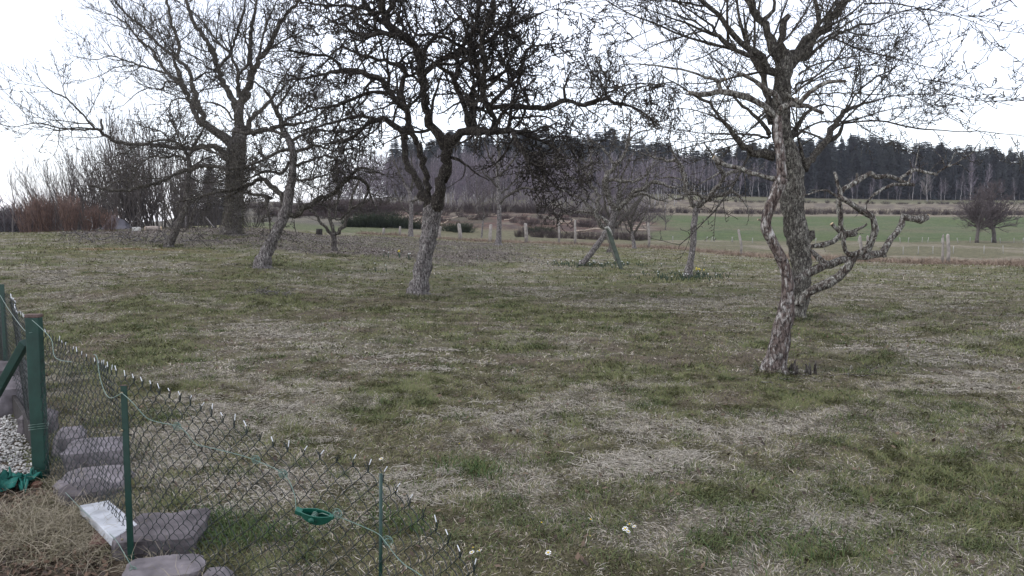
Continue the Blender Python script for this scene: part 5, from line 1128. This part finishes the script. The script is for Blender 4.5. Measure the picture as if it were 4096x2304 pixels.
for (u, v, s) in [(1680, 1192, .3), (3105, 1492, .14), (3190, 1277, .22), (1060, 1062, .3), (1345, 1027, .3), (680, 985, .35), (2350, 1062, .3), (2755, 1110, .2), (940, 944, .7)]:
    c = GV(u, v)
    for k in range(16):
        a = random.random() * 6.28; prt.append(tuft(70, c.x + math.cos(a) * s, c.y + math.sin(a) * s, s * .3, s * .3, .05, .13, .0035 + .0004 * c.y, (.05, .07, .028), (.20, .18, .11), 9000 + int(u) + k, (.6, 1.5)))
grass_obj('grass_tufts', prt, 'fresher green grass tufts scattered through the meadow')
prt = []
for i in range(900):
    u = random.uniform(1450, 4200); d = float(fenceline(u)) + random.gauss(.4, .5); x_, y_ = X(u, d), d
    prt.append(tuft(36, x_, y_, .22, .2, .12, .38 if random.random() < .6 else .2, .016, (.36, .28, .21), (.17, .125, .095), 3000 + i, (.5, 1.5)))
grass_obj('verge_grass', prt, 'strip of tall reddish dry grass along the pasture fence')
# bleached mats of dead grass lying in the meadow
prt = []
for i, (u, v, su, sv) in enumerate(_ssp):
    for j in range(13):
        uu = u + random.gauss(0, .55) * su; vv = max(1040, v + random.gauss(0, .55) * sv); p = GV(uu, vv) if vv < 1150 else None
        d = p.y if p else CAMZ * FPX / (vv - HOR)
        if vv > 2330: continue
        s = random.uniform(.04, .16); xx = X(uu, d)
        if fence_side(np.array([xx]), np.array([d]))[0] > .05 and xx < -.6: continue
        prt.append(tuft(int(90 + 700 * s), xx, d, s * 1.3, s * .7, .05, .13, .0035 + .0005 * d, (.42, .385, .325), (.19, .17, .13), 5000 + i * 40 + j, (-.1, .5)))
grass_obj('straw_mats', prt, 'pale flattened straw lying in mats on the meadow')

def leaf_scatter(n, ulo, uhi, dlo, dhi, size, cols, seed, f):
    rs = np.random.default_rng(seed); u = rs.uniform(ulo, uhi, n); y = rs.uniform(dlo, dhi, n); x = (u - CX) / FPX * y; k = rs.random(n) < f(x, y); x, y = x[k], y[k]; n = len(x); z = height(x, y) + .012
    a = rs.uniform(0, 6.28, n); s = rs.uniform(*size, n); e = rs.normal(0, .55, (n, 2)); up = np.stack([np.cos(a), np.sin(a), e[:, 0]], -1) * s[:, None]; sd = np.stack([-np.sin(a), np.cos(a), e[:, 1]], -1) * (s * .6)[:, None]
    c = np.stack([x, y, z + s * .25], -1); V = np.stack([c - up, c + sd, c + up, c - sd], 1).reshape(-1, 3); Q = np.arange(n)[:, None] * 4 + np.array([[0, 1, 2, 3]]); r_ = rs.random((n, 1)); C_ = np.array(cols[0]) * (1 - r_) + np.array(cols[1]) * r_
    return V, Q, np.zeros((0, 3), int), np.repeat(C_, 4, 0)
o = grass_obj('leaf_litter', [leaf_scatter(70000, 150, 2300, 24, 48, (.014, .038), ((.24, .205, .18), (.07, .055, .048)), 5, lambda x, y: litter(x, y) ** 1.3), leaf_scatter(5000, -100, 4200, 3.3, 24, (.010, .024), ((.17, .12, .085), (.04, .03, .025)), 6, lambda x, y: np.where((fence_side(x, y) < 0), .7, .0)), leaf_scatter(2500, -100, 380, 3.5, 4.7, (.008, .020), ((.17, .11, .075), (.045, .035, .03)), 7, lambda x, y: np.full(len(x), .6))], 'grey-brown fallen leaves under the ivy-clad tree and in the meadow')
o['category'] = 'leaves'

# daisies: one thing each
M_PET = plain('white_petals', (.80, .80, .78), .6, .04, 40, .2, 0); M_YEL = plain('yellow_centre', (.65, .45, .04), .6, .1, 60, .2, 0); M_STEM = plain('flower_stem', (.07, .12, .04), .7, .2, 40, .2, 0)
def daisy_meshes(r=.011):
    V = []; F = []
    for k in range(13):
        a = k * 6.283 / 13; da = .2; z = .002 * (k % 2); b = len(V)
        V += [(math.cos(a) * r * .25, math.sin(a) * r * .25, z), (math.cos(a - da) * r * .8, math.sin(a - da) * r * .8, z + .001), (math.cos(a) * r, math.sin(a) * r, z + .0005), (math.cos(a + da) * r * .8, math.sin(a + da) * r * .8, z + .001)]; F.append((b, b + 1, b + 2, b + 3))
    pm = mesh_np('petals', V, F); pm.materials.append(M_PET)
    bm = bmesh.new(); bmesh.ops.create_uvsphere(bm, u_segments=8, v_segments=5, radius=r * .34); me = bpy.data.meshes.new('centre'); 
    for v in bm.verts: v.co.z = v.co.z * .6 + .002
    bm.to_mesh(me); bm.free(); me.materials.append(M_YEL)
    T = Tubes(); T.add([(0, 0, -.05), (.002, 0, -.02), (0, 0, 0)], [.001] * 3, 4); v, q, t = T.arrays(); st = mesh_np('stem', v, q, t); st.materials.append(M_STEM); return pm, me, st
DM = daisy_meshes()
dz_ = [(1892, 2250, 'left of the pair of daisies right of the frayed fence end'), (1918, 2263, 'right of the pair of daisies right of the frayed fence end'), (1888, 2270, 'small closed daisy under the pair by the fence end'), (2193, 2272, 'single daisy at the lower edge between fence end and the far daisies'), (1584, 2000, 'single daisy beside the top of the thin green rod'), (2165, 2138, 'lone daisy above the lower middle'), (2502, 2135, 'uppermost daisy of the small group at lower centre right'), (2518, 2148, 'second daisy from the top of the lower group'), (2536, 2158, 'rightmost daisy of the lower group'), (2500, 2168, 'lowest left daisy of the lower group'), (2512, 2180, 'lowest daisy of the lower group'), (2361, 2126, 'tiny daisy left of the lower group'), (2360, 2200, 'daisy below the tiny one'), (1838, 1797, 'far white daisy in the centre meadow'), (738, 1348, 'white flower in the grass above the left fence'), (1525, 1862, 'white speck of a daisy above the rod')]
for i, (u, v, lb) in enumerate(dz_):
    d = CAMZ * FPX / (v - HOR) * .985; p = P(u, v, d); t = thing('daisy', (p.x, p.y, hz(p.x, p.y) + .05), lb, 'daisy', None); t.rotation_euler = (R(-28 + 9 * math.sin(i)), R(8 * math.cos(i * 2)), i); t.scale = (1.35 + .25 * math.sin(i * 3),) * 3
    for nm, m in zip(('petals', 'centre', 'stem'), DM): link(nm, m, None, t)
# spring flowers
M_DAF = plain('daffodil_yellow', (.75, .62, .12), .6, .1, 40, .2, 0); M_SNOW = plain('snowdrop_white', (.75, .77, .75), .6, .05, 40, .2, 0); M_LEAFG = plain('bulb_leaf', (.045, .072, .045), .6, .25, 30, .3, 0)
def bulb_patch(name, label, cat, spots, mat, fl, hgt, nl, kind=None, group=None, flower='flowers'):
    p0 = GV(*spots[0][:2]); o = thing(name, (p0.x, p0.y, p0.z), label, cat, group)
    K = Tubes(); F = Tubes()
    for (u, v, n_, s) in spots:
        c = GV(u, v)
        for i in range(n_):
            x, y = c.x + random.gauss(0, s), c.y + random.gauss(0, s * .8); z = hz(x, y)
            for k in range(nl): a = random.random() * 6.28; h = hgt * random.uniform(.6, 1); K.add([(x, y, z), (x + math.cos(a) * h * .2, y + math.sin(a) * h * .2, z + h * .7), (x + math.cos(a) * h * .5, y + math.sin(a) * h * .5, z + h)], [.006, .007, .003], 3)
            if random.random() < fl: h = hgt * random.uniform(.9, 1.2); q = rvec(); F.add([(x, y, z + h - .012), (x + q[0] * .012, y - .01, z + h), (x + q[0] * .024, y - .024, z + h - .004)], [.008, .022, .027] if mat is M_DAF else [.008, .016, .005], 6)
    K.obj('leaves', M_LEAFG, o, 0, o.location)
    if sum(q[2] for q in spots) > 12: F.obj(flower, mat, o, 0, o.location)
    else:
        for key, L in F.b.items():
            for one in L: g = Tubes(); g.b = {key: [one]}; g.obj('flower', mat, o, 0, o.location)
    return o
bulb_patch('snowdrop_patch', 'patch of snowdrops and dark green leaves around the bleached leaning trunk and the board', 'flowers', [(2330, 1062, 50, .7), (2400, 1065, 40, .7), (2500, 1060, 40, .6), (2280, 1065, 25, .5), (2200, 1050, 12, .8)], M_SNOW, .2, .11, 3)
bulb_patch('snowdrop_patch', 'patch of snowdrop leaves at the red-rotten foot of the slim apple tree', 'flowers', [(2690, 1105, 40, .6), (2800, 1110, 40, .5), (2740, 1122, 30, .5)], M_SNOW, .12, .13, 3)
bulb_patch('daffodil_clump', 'bright yellow daffodil clump right of the red-rotten trunk foot', 'flowers', [(2797, 1108, 4, .10), (2782, 1106, 2, .06)], M_DAF, 1, .2, 4)
for (u, v, lb, n_) in [(1597, 1030, 'pale yellow daffodils left of the central trunk, the biggest clump there', 4), (1640, 1042, 'pale daffodils nearest to the left side of the central trunk', 3), (1556, 1034, 'single pale daffodil leftmost in the row by the central trunk', 2), (1510, 1088, 'lone daffodil nearer the viewer left of the central trunk', 2), (1918, 1050, 'lone white daffodil right of the central trunk', 1), (2820, 1060, 'pale daffodil high right of the slim apple tree', 1)]:
    bulb_patch('daffodil_clump', lb, 'flowers', [(u, v, n_, .08)], M_DAF if 'yellow' in lb else M_SNOW, 1, .22, 3)

# fallen sticks
def sticks(name, u, v, spread, n_, L, label, seed, mat, r=.012, cat='branch', flat=.25):
    st = random.getstate(); random.seed(seed); c = GV(u, v); o = thing(name, tuple(c), label, cat); T = Tubes(); S = style(max=2, gnarl=(.25, .3, .3), seg=(.1, .08, .06), dens=(4, 4, 0), ratio=(.5, .5, .4), lmin=.06, rmin=r * .35, spur=4, up=(0, -.2, -.2), cup=0)
    for i in range(n_):
        a = random.random() * 6.28; x, y = c.x + random.gauss(0, spread), c.y + random.gauss(0, spread * .4); z = hz(x, y) + .02 + random.random() * .06; T = Tubes(); branch(T, (x, y, z), unit((math.cos(a), math.sin(a) * .6, random.uniform(0, flat))), L * random.uniform(.5, 1), r * random.uniform(.6, 1), 0, S); T.obj('stick', mat, o, 0, o.location)
    random.setstate(st); return o
sticks('fallen_branches', 545, 968, .9, 14, 1.5, 'tangle of pale fallen branches on the litter right of the red stems', 1, B_GREY, .026, flat=.7)
sticks('fallen_branches', 750, 965, .5, 5, .9, 'curled pale twigs lying left of the slanting trunk foot', 2, B_GREY, .02, flat=.8)
sticks('fallen_branches', 1085, 1182, .22, 26, .35, 'small heap of grey sticks on the grass before the leaning trunk', 3, B_GREY, .009, flat=.3)
sticks('fallen_twigs', 3300, 1530, .35, 12, .3, 'scatter of lichened twigs on the grass right of the nearest trunk foot', 4, B_LICH, .006, flat=.2)
sticks('fallen_twigs', 3150, 1510, .2, 8, .25, 'twigs lying against the foot of the nearest apple tree', 5, B_LICH, .006, flat=.2)
sticks('fallen_twigs', 3420, 1500, .2, 6, .3, 'few dark twigs farthest right of the nearest trunk', 6, B_LICH, .005, flat=.3)
# broken shoots beside the near trunk
o = thing('broken_stump', tuple(GV(3215, 1500)), 'short broken grey shoots standing right beside the nearest trunk foot', 'stump'); T = Tubes(); rr_ = random.Random(3)
for i in range(7):
    x = o.location.x + rr_.uniform(-.14, .12); y = o.location.y + rr_.uniform(-.08, .08); h = rr_.uniform(.05, .16); T.add([(x, y, -.03), (x + rr_.uniform(-.02, .02), y, h * .6), (x + rr_.uniform(-.03, .03), y, h)], [.022, .016, .004], 7)
T.obj('shoots', B_APPLE, o, .3, o.location)

# ---------------------------------------------------------------- prop board against the leaning apple
bdp = thing('prop_board', tuple(GV(2485, 1062)), 'green-stained board propped against the bleached leaning apple trunk', 'board')
M_GB = plain('green_stained_plank', (.070, .084, .066), .8, .35, 9, .2, .4)
bm = bmesh.new(); a = P(2432, 915, 26.2); b = P(2487, 1062, 25.9); b.z = hz(b.x, b.y) - .02; box_between(bm, a, b, .05, .14, (1, .5, 0)); a2 = P(2425, 925, 26.4); b2 = P(2462, 1040, 26.3); bm_obj('plank', bm, M_GB, bdp, bdp.location, .006)
bm = bmesh.new(); box_between(bm, P(2425, 930, 26.4), P(2466, 1045, 26.35), .04, .09, (1, .5, 0)); bm_obj('back_plank', bm, plain('grey_plank', (.16, .15, .13), .9, .3, 9, .1, .4), bdp, bdp.location, .005)
T = Tubes(); T.add([tuple(P(2420, 912, 26.1)), tuple(P(2432, 909, 26.0)), tuple(P(2442, 922, 26.0)), tuple(P(2450, 942, 26.0))], [.03, .035, .03, .018], 8)
o = T.obj('rag', plain('pale_rag', (.38, .38, .35), .9, .3, 20, .1, .3), None, .2); tag(o, 'pale rag padding the top of the green prop board', 'rag')

# ---------------------------------------------------------------- logs, stump, distant bits on the left
def log(name, u, v, L, r, label, mat, rz=0.1, d=None):
    c = GV(u, v) if d is None else G(u, d); o = thing(name, (c.x, c.y, c.z), label, 'log'); o.rotation_euler[2] = rz
    T = Tubes(); T.add([(-L / 2, 0, r * .8), (0, .01, r * .85), (L / 2, 0, r * .8)], [r, r * 1.05, r * .95], 10); T.obj('bark', mat, o, .12)
    T = Tubes(); T.add([(-L / 2 - .012, 0, r * .8), (-L / 2 + .002, 0, r * .8)], [r * .9, r * .93], 10); T.add([(L / 2 + .012, 0, r * .8), (L / 2, 0, r * .8)], [r * .9, r * .9], 10); T.obj('cut_end', M_CUT, o); return o
M_PLOG = plain('pale_log', (.33, .28, .245), .8, .3, 5, .1, .4)
log('pale_log', 617, 0, .72, .125, 'short pale log on the crest left of the slanting trunk', M_PLOG, .1, 38.0)
M_PB = plain('pale_block', (.52, .51, .48), .8, .15, 5, .1, .2)
rock('pale_block', 550, 0, 38.0, .34, .25, .2, 33, M_PB, 'small whitish block on the crest left of the pale log', 0, 'block', .02, .08)
o = thing('tree_stump', tuple(GV(1277, 940)), 'short dark sawn stump between the leaning trunk and the small V-shaped tree', 'stump'); T = Tubes(); T.add([(0, 0, -.1), (0, 0, .1), (0, 0, .34)], [.20, .18, .17], 14); T.obj('stump_body', B_DARK, o, .3)
for i, (u, v, h, lb) in enumerate([(1177, 915, .62, 'short dark stake stuck in the grass right of the leaning trunk'), (900, 930, .5, 'grey stake left of the ivy trunk foot')]):
    p = GV(u, v); o = thing('stake', tuple(p), lb, 'stake'); T = Tubes(); T.add([(0, 0, -.1), (.02, 0, h * .5), (.0, 0, h)], [.03, .03, .026], 8); T.obj('pole', B_DARK, o, .2); T = Tubes(); T.add([(-.03, 0, .06), (-.1, 0, .12), (-.14, 0, .2)], [.02, .018, .01], 6); T.obj('side_shoot', B_DARK, o)
# grey logs leaning in the thicket
for i, (u0, v0, u1, v1, d, lb) in enumerate([(822, 868, 862, 918, 44, 'pale pole leaning in the thicket left of the ivy trunk'), (725, 790, 705, 900, 45, 'grey pole rising behind the slanting trunk'), (741, 830, 743, 920, 44, 'thin upright pole right behind the slanting trunk')]):
    a = P(u1, v1, d); a.z = hz(a.x, a.y) - .05; b = P(u0, v0, d + .4); o = thing('wooden_pole', tuple(a), lb, 'pole'); T = Tubes(); T.add([tuple(a), tuple((a + b) / 2), tuple(b)], [.055, .05, .04], 8); T.obj('pole', B_GREY, o, .15, a)
# dark low shed and covered heap in the thicket
M_TARP = plain('grey_tarpaulin', (.12, .115, .13), .8, .25, 3, .2, .2); M_SHED = plain('dark_shed_boards', (.055, .05, .048), .9, .3, 4, .1, .3)
p = G(478, 44); bm = bmesh.new(); vs = [bm.verts.new(v) for v in [(-.85, -.4, -.1), (.7, -.4, -.1), (.7, .6, -.1), (-.85, .6, -.1), (-.3, -.1, .78), (.25, .2, .55)]]
for f in ((0, 1, 4), (1, 5, 4), (1, 2, 5), (2, 3, 5), (3, 4, 5), (3, 0, 4)): bm.faces.new([vs[i] for i in f])
bmesh.ops.subdivide_edges(bm, edges=bm.edges[:], cuts=4, use_grid_fill=True)
for v in bm.verts: v.co += Vector((0, 0, 1)) * mnoise.noise(v.co * 2.2) * .1
o = bm_obj('covered_heap', bm, M_TARP, None, (0, 0, 0)); o.location = p; tag(o, 'grey tent-like covered heap behind the litter right of the red stems', 'heap')
sh = thing('shed', tuple(G(815, 62)), 'low dark shed with a sloping roof in the thicket left of the ivy trunk', 'shed')
bm = bmesh.new(); box_between(bm, (0, 0, -.3), (0, 0, 1.3), 3.2, 2.4, (0, 1, 0)); bm_obj('wall', bm, M_SHED, sh, (0, 0, 0))
bm = bmesh.new(); box_between(bm, (-1.9, 0, 1.62), (1.9, 0, 1.28), 2.8, .1); bm_obj('roof', bm, plain('shed_roof', (.075, .07, .075), .7, .2, 3, .2, .1), sh, (0, 0, 0))
bm = bmesh.new(); box_between(bm, (-.6, -1.215, .0), (-.6, -1.215, 1.1), .7, .03, (0, 1, 0)); bm_obj('door', bm, plain('shed_door', (.09, .08, .07), .9, .3, 6, .1, .3), sh, (0, 0, 0))
# far building corner and a utility pole at the left edge
fb = thing('low_building', (P(-40, 905, 120).x, 120, -2.4), 'low pale blue-grey building cut by the left picture edge on the horizon', 'building')
bm = bmesh.new(); box_between(bm, (-2, 0, 0), (-2, 0, 1.95), 7, 4, (0, 1, 0)); bm_obj('wall', bm, plain('pale_wall', (.30, .31, .34), .8, .1, 3, .2, 0), fb, (0, 0, 0))
bm = bmesh.new(); box_between(bm, (-2, 0, 2.2), (-2, 0, 1.951), 7.4, 4.4, (0, 1, 0)); bm_obj('roof', bm, plain('blue_roof', (.16, .18, .24), .6, .1, 3, .3, 0), fb, (0, 0, 0))
up = thing('utility_pole', (P(17, 900, 130).x, 130, -2.4), 'thin utility pole with a crossarm on the far left horizon', 'pole')
T = Tubes(); T.add([(0, 0, 0), (0, 0, 6.2)], [.11, .08], 8); T.obj('pole', M_SHED, up); bm = bmesh.new(); box_between(bm, (-1.3, 0, 5.55), (1.3, 0, 5.55), .1, .1); bm_obj('crossarm', bm, M_SHED, up, (0, 0, 0))

# ---------------------------------------------------------------- pasture fence posts
M_PW = plain('weathered_post', (.30, .275, .25), .9, .35, 6, .1, .5)
pf = thing('pasture_fence', tuple(G(2600, 43)), 'old wire pasture fence with weathered wooden posts along the dry verge', 'fence'); PO = pf.location
pst = []
for i, (u, vt, vb, w_, ln) in enumerate([(1535, 912, 950, 11, 0), (1600, 905, 948, 9, 0), (1757, 905, 968, 12, -4), (1840, 894, 966, 15, 4), (1960, 897, 970, 14, -4), (2105, 893, 974, 14, 3), (2235, 868, 972, 8, 1), (2300, 880, 970, 9, 0), (2595, 890, 975, 10, 3), (2964, 918, 1014, 10, 10), (3445, 942, 1032, 12, 6), (3470, 942, 1030, 9, 0), (3770, 938, 1066, 9, -3), (3794, 936, 1062, 13, 3)]):
    d = float(fenceline(u)); b = G(u, d); t = P(u - ln, vt, d); h = t.z - b.z; r_ = px(w_, d) / 2; T = Tubes()
    T.add([(b.x, b.y, b.z - .15), (b.x + .01, b.y, b.z + h * .4), (t.x, t.y, t.z - .05), (t.x + .01, t.y, t.z)], [r_ * 1.1, r_, r_ * .9, r_ * .55], 9); T.obj('fence_post', M_PW, pf, .35, PO); pst.append((b, t, h))
T = Tubes()
for (b0, t0, h0), (b1, t1, h1) in zip(pst[:-1], pst[1:]):
    for f in (.35, .62, .88): p0 = b0.lerp(t0, f); p1 = b1.lerp(t1, f); m_ = (p0 + p1) / 2; m_.z -= .05; T.add([tuple(p0), tuple(m_), tuple(p1)], [.0022] * 3, 3)
T.obj('fence_wire', M_WIRE, pf, 0, PO)
# white stakes of the electric fences in the field
def stakes(label, lst, d, w_=2.8):
    c = G(lst[0][0], d); f = thing('electric_fence', tuple(c), label, 'fence'); tops = []
    for (u, vt, vb, ln) in lst:
        b = G(u, d); h = max(.4, px(vb - vt, d)); t = b + Vector((px(ln, d), 0, h)); T = Tubes(); T.add([tuple(b - Vector((0, 0, .1))), tuple(b.lerp(t, .5)), tuple(t)], [px(w_, d) / 2] * 3, 6); T.obj('stake', M_STK, f, 0, c); tops.append(t)
    T = Tubes()
    for a, b in zip(tops, tops[1:]): T.add([tuple(a - Vector((0, 0, .08))), tuple(b - Vector((0, 0, .08)))], [.003, .003], 3)
    T.obj('fence_wire', M_WIRE, f, 0, c)
M_STK = plain('pale_stake', (.36, .345, .32), .7, .15, 8, .2, 0)
stakes('row of short pale stakes along the lower edge of the green field', [(2690, 946, 966, 0), (2824, 946, 962, 4), (2845, 946, 962, 3), (2857, 946, 962, -3), (2925, 948, 964, 4), (2930, 948, 964, -4), (3008, 950, 966, 1), (3260, 950, 970, 2), (3430, 955, 972, 2), (3600, 960, 975, -4), (3630, 965, 980, 3), (3686, 962, 978, 1), (3708, 965, 980, 4), (3763, 965, 978, 1), (3830, 968, 982, -5), (3878, 970, 985, 0), (3963, 972, 985, 1), (4000, 972, 982, -4), (4052, 972, 986, 1), (4090, 975, 986, 0)], 62)
stakes('row of taller pale stakes crossing the pasture in front of the green field', [(3612, 975, 990, 0), (3673, 992, 1014, 0), (3731, 1008, 1032, 0), (3813, 1012, 1038, 0), (3935, 1004, 1036, 0), (4013, 1010, 1042, -3), (4096, 1010, 1044, 0)], 40)
# bird in flight
bd = thing('bird', tuple(P(2418, 140, 60)), 'small dark bird flying in the white sky right of the central crown', 'bird')
bm = bmesh.new()
vs = [bm.verts.new(v) for v in [(-.22, 0, 0), (-.12, .035, .02), (-.12, -.035, .02), (.05, .05, .01), (.05, -.05, .01), (0, 0, -.05), (.2, 0, .02), (-.1, 0, -.03), (0, 0, .05)]]
for f in ((0, 1, 8), (0, 8, 2), (1, 3, 8), (2, 8, 4), (3, 6, 8), (4, 8, 6), (0, 7, 1), (0, 2, 7), (1, 7, 5), (2, 5, 7), (1, 5, 3), (2, 4, 5), (3, 5, 6), (4, 6, 5)): bm.faces.new([vs[i] for i in f])
bm_obj('body', bm, B_DARK, bd, (0, 0, 0))
for s_ in (-1, 1):
    bm = bmesh.new(); q = [(-.06, .03 * s_, .02), (.08, .03 * s_, .02), (.10, .22 * s_, .12), (0, .42 * s_, .10), (-.05, .2 * s_, .13)]; vs = [bm.verts.new(v) for v in q]; vv = [bm.verts.new((a, b, c - .012)) for a, b, c in q]
    bm.faces.new(vs); bm.faces.new(vv[::-1])
    for i in range(5): bm.faces.new([vs[i], vv[i], vv[(i + 1) % 5], vs[(i + 1) % 5]])
    bm_obj('wing', bm, B_DARK, bd, (0, 0, 0))
bd.rotation_euler[2] = .5
# felled wood on the red slope
M_FW = plain('felled_wood', (.40, .33, .26), .8, .3, 4, .1, .2)
for i in range(34):
    u = rw.uniform(1540, 2600); d = rw.uniform(78, 108); p = G(u, d, .05); T = Tubes(); L = rw.uniform(.8, 2.6); a = rw.uniform(-.5, .5); T.add([(-L / 2, 0, .05), (0, 0, .1), (L / 2, 0, .05 + rw.uniform(0, .4))], [.09, .08, .06], 6)
    o = T.obj('felled_log', M_FW); o.location = p; o.rotation_euler[2] = a; tag(o, 'short pale length of felled wood lying on the red earth slope', 'log', 'felled wood on the red slope')
# ---------------------------------------------------------------- thin air haze
bm = bmesh.new(); bmesh.ops.create_cube(bm, size=1.0); hz_me = bpy.data.meshes.new('haze'); bm.to_mesh(hz_me); bm.free()
hm = bpy.data.materials.new('haze_air'); hm.use_nodes = True; _n = hm.node_tree; _n.nodes.clear(); vo = _n.nodes.new('ShaderNodeVolumePrincipled'); ou = _n.nodes.new('ShaderNodeOutputMaterial')
vo.inputs['Density'].default_value = .00022; vo.inputs['Color'].default_value = (.86, .88, 1, 1); vo.inputs['Anisotropy'].default_value = .2; _n.links.new(vo.outputs[0], ou.inputs['Volume'])
ho = link('haze', hz_me, hm); ho.scale = (3200, 1800, 62); ho.location = (0, 740, 26); tag(ho, kind='stuff')
